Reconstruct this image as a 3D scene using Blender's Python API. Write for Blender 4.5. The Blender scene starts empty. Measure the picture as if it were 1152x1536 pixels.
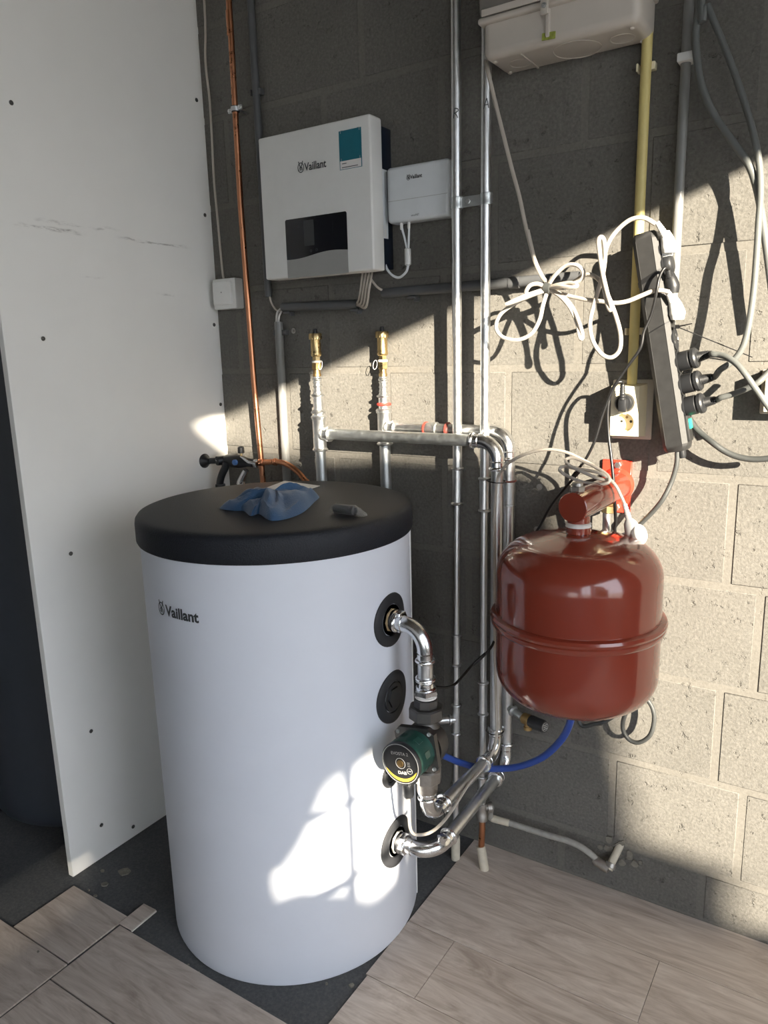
# A plant corner in a garage: buffer tank, pump group, expansion vessel and controls on a block wall.
import bpy, bmesh, math, random
from mathutils import Vector, Matrix

scene = bpy.context.scene
C = scene.collection
PI = math.pi
random.seed(7)

# ------------------------------------------------------------------ camera
cam_d = bpy.data.cameras.new('camera')
cam_d.sensor_fit = 'VERTICAL'
cam_d.sensor_height = 36.0
cam_d.lens = 1130 / 1536 * 36.0
cam_d.clip_start = 0.02
cam = bpy.data.objects.new('camera', cam_d)
C.objects.link(cam)
cam.matrix_world = Matrix(((0.8409, -0.0917, 0.5334, 1.584),
                           (0.5405, 0.1907, -0.8194, -1.6),
                           (-0.0266, 0.9774, 0.2099, 1.2752),
                           (0, 0, 0, 1)))
scene.camera = cam

# ------------------------------------------------------------------ world, sun, exposure
SUN = Vector((-1.3, 1.0, -0.468)).normalized()          # direction the light travels
world = bpy.data.worlds.new('world')
scene.world = world
world.use_nodes = True
wn = world.node_tree
wn.nodes.clear()
wo = wn.nodes.new('ShaderNodeOutputWorld')
wb = wn.nodes.new('ShaderNodeBackground')
wb.inputs['Color'].default_value = (0.85, 0.905, 1.0, 1)
wb.inputs['Strength'].default_value = 5.4
wn.links.new(wb.outputs[0], wo.inputs[0])

sun_d = bpy.data.lights.new('sun', 'SUN')
sun_d.energy = 25.5
sun_d.color = (1.0, 0.89, 0.72)
sun_d.angle = math.radians(0.53)
sun = bpy.data.objects.new('sun', sun_d)
C.objects.link(sun)
sun.rotation_euler = SUN.to_track_quat('-Z', 'Y').to_euler()
sun.location = (8, -6, 5)

scene.view_settings.view_transform = 'Standard'
scene.view_settings.look = 'None'
scene.view_settings.gamma = 1.0
scene.view_settings.use_curve_mapping = False
scene.view_settings.exposure = 0.19

# ------------------------------------------------------------------ materials
def new_mat(name):
    m = bpy.data.materials.new(name)
    m.use_nodes = True
    n = m.node_tree
    b = n.nodes['Principled BSDF']
    return m, n, b

def nz(n, scale, detail=4, rough=0.6, coord='Object', vec=None):
    tc = n.nodes.new('ShaderNodeTexCoord')
    t = n.nodes.new('ShaderNodeTexNoise')
    t.inputs['Scale'].default_value = scale
    t.inputs['Detail'].default_value = detail
    t.inputs['Roughness'].default_value = rough
    n.links.new(vec if vec is not None else tc.outputs[coord], t.inputs['Vector'])
    return t

def ramp(n, fac, stops):
    r = n.nodes.new('ShaderNodeValToRGB')
    el = r.color_ramp.elements
    el[0].position, el[0].color = stops[0][0], (*stops[0][1], 1)
    el[1].position, el[1].color = stops[-1][0], (*stops[-1][1], 1)
    for p, c in stops[1:-1]:
        e = el.new(p)
        e.color = (*c, 1)
    n.links.new(fac, r.inputs[0])
    return r

def bump(n, b, h, strength, dist):
    bp = n.nodes.new('ShaderNodeBump')
    bp.inputs['Strength'].default_value = strength
    bp.inputs['Distance'].default_value = dist
    n.links.new(h, bp.inputs['Height'])
    n.links.new(bp.outputs[0], b.inputs['Normal'])
    return bp

def plain(name, col, rough=0.5, metal=0.0, var=0.06, scale=30, bmp=0.0, bscale=200, spec=0.5, coat=0.0):
    m, n, b = new_mat(name)
    t = nz(n, scale)
    lo = tuple(c * (1 - var) for c in col)
    hi = tuple(min(1, c * (1 + var)) for c in col)
    r = ramp(n, t.outputs[0], [(0.3, lo), (0.7, hi)])
    n.links.new(r.outputs[0], b.inputs['Base Color'])
    b.inputs['Roughness'].default_value = rough
    b.inputs['Metallic'].default_value = metal
    b.inputs['Specular IOR Level'].default_value = spec
    b.inputs['Coat Weight'].default_value = coat
    if bmp:
        t2 = nz(n, bscale, 3)
        bump(n, b, t2.outputs[0], bmp, 0.002)
    return m

def concrete(name, c0, c1, c2, pit=1.0, rand=True):
    m, n, b = new_mat(name)
    geo = n.nodes.new('ShaderNodeNewGeometry')
    pos = geo.outputs['Position']
    big = nz(n, 3.0, 5, 0.65, vec=pos)
    fine = nz(n, 160, 4, 0.7, vec=pos)
    mid = nz(n, 38, 5, 0.7, vec=pos)
    r = ramp(n, fine.outputs[0], [(0.25, c0), (0.5, c1), (0.78, c2)])
    mul = n.nodes.new('ShaderNodeMix')
    mul.data_type = 'RGBA'
    mul.blend_type = 'MULTIPLY'
    mul.inputs[0].default_value = 0.75
    n.links.new(r.outputs[0], mul.inputs[6])
    rb = ramp(n, big.outputs[0], [(0.3, (0.78, 0.78, 0.78)), (0.7, (1, 1, 1))])
    n.links.new(rb.outputs[0], mul.inputs[7])
    last = mul.outputs[2]
    if rand:
        oi = n.nodes.new('ShaderNodeObjectInfo')
        rr = ramp(n, oi.outputs['Random'], [(0, (0.92, 0.92, 0.92)), (1, (1, 1, 1))])
        m2 = n.nodes.new('ShaderNodeMix')
        m2.data_type = 'RGBA'
        m2.blend_type = 'MULTIPLY'
        m2.inputs[0].default_value = 1
        n.links.new(last, m2.inputs[6])
        n.links.new(rr.outputs[0], m2.inputs[7])
        last = m2.outputs[2]
    n.links.new(last, b.inputs['Base Color'])
    b.inputs['Roughness'].default_value = 0.92
    b.inputs['Specular IOR Level'].default_value = 0.2
    # pits: small dark holes in the block face
    pr = ramp(n, mid.outputs[0], [(0.30, (0, 0, 0)), (0.40, (1, 1, 1))])
    add = n.nodes.new('ShaderNodeMath')
    add.operation = 'MULTIPLY_ADD'
    n.links.new(fine.outputs[0], add.inputs[0])
    add.inputs[1].default_value = 0.45
    n.links.new(pr.outputs[0], add.inputs[2])
    bump(n, b, add.outputs[0], 0.85 * pit, 0.0035)
    return m

M = {}
M['block'] = concrete('concrete_block', (0.120, 0.115, 0.104), (0.163, 0.156, 0.141), (0.222, 0.213, 0.192))
M['mortar'] = concrete('mortar', (0.145, 0.137, 0.122), (0.175, 0.166, 0.148), (0.21, 0.199, 0.178), 0.5, rand=False)
M['slab'] = concrete('concrete_slab', (0.075, 0.078, 0.082), (0.105, 0.108, 0.112), (0.15, 0.15, 0.15), 0.35, rand=False)
M['render'] = concrete('grey_wall', (0.16, 0.155, 0.145), (0.2, 0.195, 0.185), (0.24, 0.235, 0.22), 0.4, rand=False)
M['ceiling'] = plain('ceiling_timber', (0.10, 0.08, 0.06), 0.85, var=0.2, scale=6)
M['ground'] = concrete('driveway', (0.3, 0.29, 0.27), (0.36, 0.35, 0.33), (0.42, 0.41, 0.39), 0.4, rand=False)

def board_mat():
    m, n, b = new_mat('white_board')
    geo = n.nodes.new('ShaderNodeNewGeometry')
    pos = geo.outputs['Position']
    mp = n.nodes.new('ShaderNodeMapping')
    n.links.new(pos, mp.inputs[0])
    mp.inputs['Scale'].default_value = (1, 26, 150)
    st = nz(n, 1.0, 6, 0.75, vec=mp.outputs[0])
    wob = nz(n, 9.0, 3, 0.6, vec=pos)
    big = nz(n, 2.2, 4, 0.6, vec=pos)
    base = ramp(n, big.outputs[0], [(0.3, (0.80, 0.79, 0.755)), (0.7, (0.86, 0.85, 0.815))])
    g = n.nodes.new('ShaderNodeSeparateXYZ')
    n.links.new(pos, g.inputs[0])
    zw = n.nodes.new('ShaderNodeMath')
    zw.operation = 'MULTIPLY_ADD'
    n.links.new(wob.outputs[0], zw.inputs[0])
    zw.inputs[1].default_value = 0.03
    n.links.new(g.outputs[2], zw.inputs[2])

    def rng(src, lo, hi):
        r = n.nodes.new('ShaderNodeMapRange')
        r.interpolation_type = 'SMOOTHSTEP'
        r.inputs['From Min'].default_value = lo
        r.inputs['From Max'].default_value = hi
        n.links.new(src, r.inputs['Value'])
        return r.outputs[0]

    def op(kind, p, q):
        r = n.nodes.new('ShaderNodeMath')
        r.operation = kind
        for i, v in enumerate((p, q)):
            if isinstance(v, (int, float)):
                r.inputs[i].default_value = v
            else:
                n.links.new(v, r.inputs[i])
        return r.outputs[0]
    # rubbed marks where things were once pushed against the board
    total = None
    for (ya, yb, z, w, k) in ((-0.60, -0.40, 1.5755, 0.007, 1.0), (-0.34, -0.08, 1.574, 0.006, 0.9), (-0.56, -0.30, 1.592, 0.006, 0.5), (-0.46, -0.36, 1.482, 0.004, 0.6), (-0.23, -0.12, 1.450, 0.004, 0.6)):
        mz = op('MULTIPLY', rng(zw.outputs[0], z - w, z), op('SUBTRACT', 1.0, rng(zw.outputs[0], z, z + w)))
        my = op('MULTIPLY', rng(g.outputs[1], ya, ya + 0.06), op('SUBTRACT', 1.0, rng(g.outputs[1], yb - 0.06, yb)))
        t = op('MULTIPLY', op('MULTIPLY', mz, my), k)
        total = t if total is None else op('MAXIMUM', total, t)
    brk = ramp(n, st.outputs[0], [(0.46, (0, 0, 0)), (0.62, (1, 1, 1))])
    fac = op('MULTIPLY', op('MULTIPLY', total, brk.outputs[0]), 0.8)
    mx = n.nodes.new('ShaderNodeMix')
    mx.data_type = 'RGBA'
    n.links.new(fac, mx.inputs[0])
    n.links.new(base.outputs[0], mx.inputs[6])
    mx.inputs[7].default_value = (0.22, 0.20, 0.18, 1)
    n.links.new(mx.outputs[2], b.inputs['Base Color'])
    b.inputs['Roughness'].default_value = 0.6
    b.inputs['Specular IOR Level'].default_value = 0.25
    return m
M['board'] = board_mat()

def wood_mat(name, c0, c1, c2):
    m, n, b = new_mat(name)
    tc = n.nodes.new('ShaderNodeNewGeometry')
    oi = n.nodes.new('ShaderNodeObjectInfo')
    off = n.nodes.new('ShaderNodeVectorMath')
    off.operation = 'ADD'
    n.links.new(tc.outputs['Position'], off.inputs[0])
    sc = n.nodes.new('ShaderNodeMath')
    sc.operation = 'MULTIPLY'
    n.links.new(oi.outputs['Random'], sc.inputs[0])
    sc.inputs[1].default_value = 37.0
    n.links.new(sc.outputs[0], off.inputs[1])
    mp = n.nodes.new('ShaderNodeMapping')
    mp.inputs['Scale'].default_value = (2.2, 11, 1)
    n.links.new(off.outputs[0], mp.inputs[0])
    g = nz(n, 1.7, 6, 0.62, vec=mp.outputs[0])
    g.inputs['Distortion'].default_value = 2.6
    mp2 = n.nodes.new('ShaderNodeMapping')
    mp2.inputs['Scale'].default_value = (9, 240, 1)
    n.links.new(off.outputs[0], mp2.inputs[0])
    f = nz(n, 1.0, 3, 0.7, vec=mp2.outputs[0])
    mix = n.nodes.new('ShaderNodeMath')
    mix.operation = 'MULTIPLY_ADD'
    n.links.new(f.outputs[0], mix.inputs[0])
    mix.inputs[1].default_value = 0.35
    n.links.new(g.outputs[0], mix.inputs[2])
    r = ramp(n, mix.outputs[0], [(0.45, c0), (0.66, c1), (0.9, c2)])
    rr = ramp(n, oi.outputs['Random'], [(0, (0.86, 0.85, 0.84)), (1, (1, 1, 1))])
    m2 = n.nodes.new('ShaderNodeMix')
    m2.data_type = 'RGBA'
    m2.blend_type = 'MULTIPLY'
    m2.inputs[0].default_value = 1
    n.links.new(r.outputs[0], m2.inputs[6])
    n.links.new(rr.outputs[0], m2.inputs[7])
    n.links.new(m2.outputs[2], b.inputs['Base Color'])
    b.inputs['Roughness'].default_value = 0.55
    b.inputs['Specular IOR Level'].default_value = 0.35
    bump(n, b, f.outputs[0], 0.10, 0.001)
    return m
M['plank'] = wood_mat('vinyl_oak', (0.38, 0.315, 0.265), (0.53, 0.455, 0.395), (0.68, 0.605, 0.54))
M['vinyl_edge'] = plain('vinyl_underside', (0.62, 0.58, 0.52), 0.7)

def metal(name, col, rough, var=0.1, scale=60, rvar=0.12, bmp=0.05):
    m, n, b = new_mat(name)
    t = nz(n, scale, 5, 0.65)
    r = ramp(n, t.outputs[0], [(0.3, tuple(c * (1 - var) for c in col)), (0.7, tuple(min(1, c * (1 + var)) for c in col))])
    n.links.new(r.outputs[0], b.inputs['Base Color'])
    b.inputs['Metallic'].default_value = 1.0
    rr = ramp(n, t.outputs[0], [(0.3, (rough - rvar * .5,) * 3), (0.75, (rough + rvar,) * 3)])
    n.links.new(rr.outputs[0], b.inputs['Roughness'])
    if bmp:
        bump(n, b, t.outputs[0], bmp, 0.001)
    return m
M['zinc'] = metal('galvanised_steel', (0.76, 0.77, 0.77), 0.34, 0.07, 90, 0.10, 0.02)
M['zinc_dull'] = metal('dull_galvanised_steel', (0.62, 0.645, 0.645), 0.42, 0.10, 70, 0.12, 0.02)
M['chrome'] = metal('bright_zinc_fitting', (0.82, 0.83, 0.84), 0.20, 0.05, 60, 0.08, 0.02)
M['copper'] = metal('copper', (0.60, 0.27, 0.145), 0.30, 0.10, 30, 0.14)
M['brass'] = metal('brass', (0.66, 0.49, 0.24), 0.28, 0.08, 50, 0.1)
M['brass_dull'] = metal('dull_brass', (0.40, 0.27, 0.12), 0.42, 0.2, 50, 0.1)
M['iron'] = metal('dark_cast_iron', (0.16, 0.155, 0.15), 0.5, 0.15, 80, 0.1)
M['nickel'] = metal('grey_cast_fitting', (0.42, 0.40, 0.37), 0.45, 0.15, 90, 0.1)

M['tank_white'] = plain('white_foil', (0.70, 0.73, 0.80), 0.42, var=0.015, scale=8, bmp=0.02, bscale=60, spec=0.4)
M['lid'] = plain('black_leatherette', (0.011, 0.013, 0.0185), 0.55, var=0.3, scale=400, bmp=0.8, bscale=330, spec=0.4)
M['print'] = plain('dark_grey_print', (0.045, 0.05, 0.055), 0.5)
M['black'] = plain('black_plastic', (0.018, 0.019, 0.021), 0.42, var=0.15, bmp=0.05)
M['black_soft'] = plain('black_rubber', (0.022, 0.023, 0.026), 0.55, var=0.15)
M['strip'] = plain('dusty_black_plastic', (0.022, 0.022, 0.022), 0.48, var=0.25, scale=60)
M['strip_edge'] = plain('brushed_grey_plastic', (0.040, 0.040, 0.039), 0.5, var=0.15, scale=200)
M['white_pl'] = plain('white_plastic', (0.72, 0.72, 0.70), 0.38, var=0.02)
M['white_cool'] = plain('cool_white_plastic', (0.70, 0.73, 0.75), 0.32, var=0.02)
M['cream'] = plain('cream_plastic', (0.80, 0.72, 0.52), 0.4, var=0.03)
M['ivory'] = plain('ivory_plastic', (0.55, 0.50, 0.42), 0.45, var=0.04)
M['fuse'] = plain('aged_white_plastic', (0.56, 0.51, 0.45), 0.42, var=0.04, scale=12)
M['fuse_lid'] = plain('smoked_grey_lid', (0.20, 0.185, 0.165), 0.25, var=0.05)
M['tape'] = plain('green_tape', (0.30, 0.34, 0.06), 0.6, var=0.25, scale=120)
M['cable_white'] = plain('white_cable', (0.47, 0.425, 0.37), 0.45, var=0.04)
M['cable_cool'] = plain('light_grey_cable', (0.66, 0.65, 0.63), 0.45, var=0.04)
M['cable_grey'] = plain('grey_cable', (0.125, 0.132, 0.127), 0.5, var=0.06)
M['cable_dark'] = plain('dark_grey_cable', (0.05, 0.053, 0.052), 0.5, var=0.08)
M['cable_black'] = plain('black_cable', (0.010, 0.010, 0.0105), 0.38, var=0.1)
M['conduit_grey'] = plain('grey_conduit', (0.085, 0.088, 0.092), 0.42, var=0.06)
M['conduit_light'] = plain('light_grey_conduit', (0.20, 0.20, 0.193), 0.38, var=0.05)
M['conduit_yellow'] = plain('yellow_conduit', (0.66, 0.55, 0.22), 0.45, var=0.05)
M['blue_hose'] = plain('blue_hose', (0.02, 0.065, 0.32), 0.32, var=0.08)
M['blue_mark'] = plain('blue_mark', (0.05, 0.15, 0.38), 0.45)
M['red_vessel'] = plain('red_lacquer', (0.235, 0.040, 0.022), 0.16, var=0.03, scale=6, spec=0.5, coat=0.5)
M['red_bracket'] = plain('sunlit_red_lacquer', (0.62, 0.045, 0.025), 0.3, var=0.03, spec=0.5)  # vessel red made brighter; direct sun is put into the colour
M['red_seal'] = plain('red_seal', (0.62, 0.05, 0.035), 0.45)
M['dark_seal'] = plain('dark_red_seal', (0.2, 0.05, 0.04), 0.5)
M['ptfe'] = plain('white_thread_seal', (0.72, 0.70, 0.66), 0.75, var=0.1, bmp=0.4)
M['hemp'] = plain('hemp_fibre', (0.45, 0.33, 0.19), 0.85, var=0.25, scale=150, bmp=0.5)
M['green_pump'] = plain('green_lacquer', (0.02, 0.085, 0.065), 0.28, var=0.08, coat=0.3)
M['yellow'] = plain('yellow_print', (0.72, 0.50, 0.06), 0.5)
M['grey_print'] = plain('light_grey_print', (0.45, 0.45, 0.44), 0.5)
M['teal'] = plain('teal_sticker', (0.012, 0.14, 0.19), 0.4)
M['paper'] = plain('white_paper', (0.72, 0.70, 0.68), 0.75, var=0.03)
M['screen'] = plain('black_glass', (0.006, 0.007, 0.011), 0.12, var=0.1)
M['lcd'] = plain('dark_lcd', (0.045, 0.048, 0.05), 0.25)
M['panel_grey'] = plain('grey_panel', (0.32, 0.32, 0.305), 0.45, var=0.02)
M['dark_blue'] = plain('dark_blue_plastic', (0.008, 0.014, 0.028), 0.45)
M['green_switch'] = plain('green_switch', (0.02, 0.5, 0.27), 0.25)
M['dark_tank'] = plain('slate_foil', (0.040, 0.046, 0.058), 0.5, var=0.04)
M['gap'] = plain('dark_gap', (0.02, 0.02, 0.02), 0.9)
M['lag'] = plain('painted_sleeve', (0.55, 0.50, 0.40), 0.65, var=0.12, scale=50)
M['lead'] = plain('weathered_lead_pipe', (0.33, 0.32, 0.29), 0.6, var=0.15, scale=60)
M['plaster'] = plain('old_plaster', (0.20, 0.185, 0.155), 0.95, var=0.2, scale=80, bmp=0.9, bscale=90)
M['blocker_leaf'] = plain('blocker_green', (0.03, 0.055, 0.015), 0.8, var=0.5, scale=10)
M['white_wall'] = plain('white_limewash', (0.80, 0.79, 0.76), 0.8)
M['wood_frame'] = plain('painted_window_frame', (0.6, 0.6, 0.58), 0.5)

def cloth_mat():
    m, n, b = new_mat('blue_microfibre')
    t = nz(n, 380, 2)
    t2 = nz(n, 14, 4)
    r = ramp(n, t2.outputs[0], [(0.3, (0.030, 0.078, 0.165)), (0.7, (0.05, 0.118, 0.235))])
    n.links.new(r.outputs[0], b.inputs['Base Color'])
    b.inputs['Roughness'].default_value = 0.95
    b.inputs['Specular IOR Level'].default_value = 0.1
    b.inputs['Sheen Weight'].default_value = 0.4
    bump(n, b, t.outputs[0], 0.6, 0.002)
    return m
M['cloth'] = cloth_mat()

def clear_mat(name, rough, tint=(1, 1, 1), alpha=0.25):
    m, n, b = new_mat(name)
    out = n.nodes['Material Output']
    tr = n.nodes.new('ShaderNodeBsdfTransparent')
    tr.inputs[0].default_value = (*tint, 1)
    mx = n.nodes.new('ShaderNodeMixShader')
    fr = n.nodes.new('ShaderNodeLayerWeight')
    fr.inputs[0].default_value = 0.25
    add = n.nodes.new('ShaderNodeMath')
    add.operation = 'MULTIPLY_ADD'
    n.links.new(fr.outputs['Facing'], add.inputs[0])
    add.inputs[1].default_value = 0.35
    add.inputs[2].default_value = alpha
    n.links.new(add.outputs[0], mx.inputs[0])
    n.links.new(tr.outputs[0], mx.inputs[1])
    n.links.new(b.outputs[0], mx.inputs[2])
    b.inputs['Base Color'].default_value = (0.6, 0.6, 0.6, 1)
    b.inputs['Roughness'].default_value = rough
    n.links.new(mx.outputs[0], out.inputs[0])
    return m
M['bag'] = clear_mat('clear_plastic_bag', 0.15, alpha=0.12)
M['foggy_plug'] = plain('translucent_white_plug', (0.50, 0.49, 0.485), 0.3, var=0.03)
def glass_mat():
    m, n, b = new_mat('window_glass')
    out = n.nodes['Material Output']
    tr = n.nodes.new('ShaderNodeBsdfTransparent')
    gl = n.nodes.new('ShaderNodeBsdfGlossy')
    gl.inputs['Roughness'].default_value = 0.02
    mx = n.nodes.new('ShaderNodeMixShader')
    mx.inputs[0].default_value = 0.05
    n.links.new(tr.outputs[0], mx.inputs[1])
    n.links.new(gl.outputs[0], mx.inputs[2])
    n.links.new(mx.outputs[0], out.inputs[0])
    return m
M['glass'] = glass_mat()
M['glass'].node_tree.nodes.remove(M['glass'].node_tree.nodes['Principled BSDF'])

# ------------------------------------------------------------------ mesh tools
def V(p):
    return Vector(p)

def smooth_path(pts, sub=6, closed=False):
    P = [Vector(p) for p in pts]
    n = len(P)
    if n < 3:
        return P
    out = []
    rng = n if closed else n - 1
    for i in range(rng):
        p1, p2 = P[i], P[(i + 1) % n]
        p0 = P[i - 1] if (i > 0 or closed) else p1 * 2 - p2
        p3 = P[(i + 2) % n] if (i + 2 < n or closed) else p2 * 2 - p1
        for k in range(sub):
            t = k / sub
            out.append(0.5 * ((2 * p1) + (p2 - p0) * t + (2 * p0 - 5 * p1 + 4 * p2 - p3) * t * t + (3 * p1 - p0 - 3 * p2 + p3) * t ** 3))
    if not closed:
        out.append(P[-1])
    return out

def frame_from(z, hint=None):
    z = Vector(z).normalized()
    h = Vector(hint) if hint is not None else (Vector((0, 0, 1)) if abs(z.z) < 0.9 else Vector((0, -1, 0)))
    x = h.cross(z)
    if x.length < 1e-6:
        x = Vector((1, 0, 0)).cross(z)
    x.normalize()
    y = z.cross(x)
    return x, y, z

class MB:
    """Collects shapes and links them as one mesh object."""
    def __init__(self):
        self.v, self.f, self.s = [], [], []

    def add(self, verts, faces, smooth=True):
        o = len(self.v)
        self.v += [Vector(p) for p in verts]
        for f in faces:
            self.f.append([o + i for i in f])
            self.s.append(smooth)
        return self

    def ring_sweep(self, rings, caps=(True, True), closed=False, smooth=True, ring_closed=True):
        n = len(rings[0])
        vs = [p for r in rings for p in r]
        fs = []
        R = len(rings)
        for i in range(R if closed else R - 1):
            j = (i + 1) % R
            for k in range(n if ring_closed else n - 1):
                k2 = (k + 1) % n
                fs.append((i * n + k, i * n + k2, j * n + k2, j * n + k))
        self.add(vs, fs, smooth)
        if not closed:
            if caps[0]:
                self.add(rings[0], [list(range(n))[::-1]], False)
            if caps[1]:
                self.add(rings[-1], [list(range(n))], False)
        return self

    def tube(self, pts, r, seg=8, closed=False, caps=(True, True)):
        P = [Vector(p) for p in pts]
        n = len(P)
        rad = r if isinstance(r, (list, tuple)) else [r] * n
        T = []
        for i in range(n):
            if closed:
                t = P[(i + 1) % n] - P[i - 1]
            elif i == 0:
                t = P[1] - P[0]
            elif i == n - 1:
                t = P[-1] - P[-2]
            else:
                t = P[i + 1] - P[i - 1]
            T.append(t.normalized() if t.length > 1e-9 else Vector((0, 0, 1)))
        x, y, z = frame_from(T[0])
        rings = []
        for i in range(n):
            if i > 0:
                q = T[i - 1].rotation_difference(T[i])
                x = q @ x
            x = (x - T[i] * x.dot(T[i])).normalized()
            yy = T[i].cross(x)
            rings.append([P[i] + (x * math.cos(a) + yy * math.sin(a)) * rad[i] for a in [2 * PI * k / seg for k in range(seg)]])
        return self.ring_sweep(rings, caps, closed)

    def lathe(self, prof, origin, axis=(0, 0, 1), seg=24, hint=None, caps=(True, True), smooth=True):
        """prof: list of (radius, height along axis)."""
        x, y, z = frame_from(axis, hint)
        o = Vector(origin)
        rings = []
        for (r, h) in prof:
            rings.append([o + z * h + (x * math.cos(a) + y * math.sin(a)) * max(r, 1e-5) for a in [2 * PI * k / seg for k in range(seg)]])
        return self.ring_sweep(rings, caps, smooth=smooth)

    def cyl(self, p0, p1, r, seg=20, r2=None, smooth=True):
        a = Vector(p1) - Vector(p0)
        return self.lathe([(r, 0), (r if r2 is None else r2, a.length)], p0, a, seg, smooth=smooth)

    def hexa(self, origin, axis, r, h, n=6, ch=0.0):
        pr = [(r, 0), (r, h)] if not ch else [(r - ch, 0), (r, ch), (r, h - ch), (r - ch, h)]
        return self.lathe(pr, origin, axis, n, smooth=False)

    def box(self, c, size, rot=None, bev=0.0, seg=2):
        bm = bmesh.new()
        bmesh.ops.create_cube(bm, size=1)
        for v in bm.verts:
            v.co = Vector((v.co.x * size[0], v.co.y * size[1], v.co.z * size[2]))
        if bev > 0:
            bmesh.ops.bevel(bm, geom=list(bm.edges), offset=bev, segments=seg, affect='EDGES', profile=0.5)
        Rm = rot if rot is not None else Matrix.Identity(3)
        bm.verts.index_update()
        o = len(self.v)
        self.v += [Vector(c) + Rm @ v.co for v in bm.verts]
        for f in bm.faces:
            self.f.append([o + v.index for v in f.verts])
            self.s.append(False)
        bm.free()
        return self

    def prism(self, poly, origin, ux, uy, th, smooth=False):
        """poly in the (ux, uy) plane, extruded by th along ux x uy (negative th goes back)."""
        ux, uy = Vector(ux), Vector(uy)
        w = ux.cross(uy).normalized() * th
        o = Vector(origin)
        a = [o + ux * p[0] + uy * p[1] for p in poly]
        b = [p + w for p in a]
        n = len(a)
        fs = [list(range(n))[::-1], list(range(n, 2 * n))] + [[i, (i + 1) % n, n + (i + 1) % n, n + i] for i in range(n)]
        return self.add(a + b, fs, smooth)

    def torus(self, c, axis, R, r, seg=28, rs=10):
        x, y, z = frame_from(axis)
        pts = [Vector(c) + (x * math.cos(a) + y * math.sin(a)) * R for a in [2 * PI * k / seg for k in range(seg)]]
        return self.tube(pts, r, rs, closed=True)

    def build(self, name, mat, parent=None, autosmooth=None):
        org = ORIGIN.get(parent.name, Vector()) if parent is not None else Vector()
        me = bpy.data.meshes.new(name)
        me.from_pydata([tuple(v - org) for v in self.v], [], self.f)
        me.polygons.foreach_set('use_smooth', self.s)
        me.materials.append(M[mat] if isinstance(mat, str) else mat)
        me.update()
        bm = bmesh.new()
        bm.from_mesh(me)
        bmesh.ops.recalc_face_normals(bm, faces=bm.faces)
        bm.to_mesh(me)
        bm.free()
        me.set_sharp_from_angle(angle=math.radians(38))
        o = bpy.data.objects.new(name, me)
        C.objects.link(o)
        if parent is not None:
            o.parent = parent
            ORIGIN[o.name] = org
        return o

ORIGIN = {}

def tag(o, label, cat, group=None, kind=None):
    o['label'] = label
    o['category'] = cat
    if group:
        o['group'] = group
    if kind:
        o['kind'] = kind
    return o

def thing(name, label, cat, loc, group=None):
    o = bpy.data.objects.new(name, None)
    o.empty_display_size = 0.05
    C.objects.link(o)
    o.location = loc
    ORIGIN[o.name] = Vector(loc)
    return tag(o, label, cat, group)

def structure(o):
    o['kind'] = 'structure'
    return o

def text_mesh(name, s, size, origin, ux, uy, mat, parent, align='CENTER', bend=None, shear=0.0, lift=0.0006, width=1.0, bold=0.0, fit=None):
    cu = bpy.data.curves.new(name, 'FONT')
    cu.body = s
    cu.size = size
    cu.align_x = align
    cu.align_y = 'CENTER'
    cu.shear = shear
    cu.offset = bold
    cu.resolution_u = 3
    t = bpy.data.objects.new(name, cu)
    C.objects.link(t)
    dg = bpy.context.evaluated_depsgraph_get()
    me = bpy.data.meshes.new_from_object(t.evaluated_get(dg))
    bpy.data.objects.remove(t)
    ux, uy = Vector(ux).normalized(), Vector(uy).normalized()
    nrm = ux.cross(uy)
    mb = MB()
    pts = []
    kx, ky, cx, cy = width, 1.0, 0.0, 0.0
    if fit:
        xs = [v.co.x for v in me.vertices]
        ys = [v.co.y for v in me.vertices]
        kx, ky = fit[0] / (max(xs) - min(xs)), fit[1] / (max(ys) - min(ys))
        cx, cy = (max(xs) + min(xs)) / 2, (max(ys) + min(ys)) / 2
    for v in me.vertices:
        x, y = (v.co.x - cx) * kx, (v.co.y - cy) * ky
        pts.append(bend(x, y) if bend else Vector(origin) + ux * x + uy * y + nrm * lift)
    mb.add(pts, [list(p.vertices) for p in me.polygons], False)
    bpy.data.meshes.remove(me)
    return mb.build(name, mat, parent)

def hare_emblem(place, mat, parent, h):
    """Small oval emblem with two long ears; place(x, y) maps flat coordinates to the surface."""
    mb = MB()
    def stroke(pts, w, closed=False):
        n = len(pts)
        L, Rr = [], []
        for i in range(n):
            a = Vector((*pts[i - 1 if (i > 0 or closed) else 0], 0))
            b = Vector((*pts[(i + 1) % n if (i < n - 1 or closed) else n - 1], 0))
            d = (b - a).normalized()
            nn = Vector((-d.y, d.x, 0)) * w * 0.5
            p = Vector((*pts[i], 0))
            L.append(p + nn)
            Rr.append(p - nn)
        vs = [place(q.x, q.y) for q in L + Rr]
        fs = [[i, (i + 1) % n, n + (i + 1) % n, n + i] for i in range(n if closed else n - 1)]
        mb.add(vs, fs, False)
    oval = [(0.36 * h * math.cos(a), -0.08 * h + 0.43 * h * math.sin(a)) for a in [2 * PI * k / 20 for k in range(20)]]
    stroke(oval, 0.08 * h, True)
    for sx in (-1, 1):
        stroke([(sx * 0.08 * h, 0.02 * h), (sx * 0.16 * h, 0.22 * h), (sx * 0.26 * h, 0.5 * h)], 0.1 * h)
        stroke([(sx * 0.05 * h, -0.02 * h), (sx * 0.17 * h, -0.12 * h), (sx * 0.2 * h, -0.34 * h)], 0.07 * h)
    stroke([(0, 0.04 * h), (0.02 * h, -0.14 * h), (-0.01 * h, -0.34 * h)], 0.14 * h)
    return mb.build('emblem', mat, parent)

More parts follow.
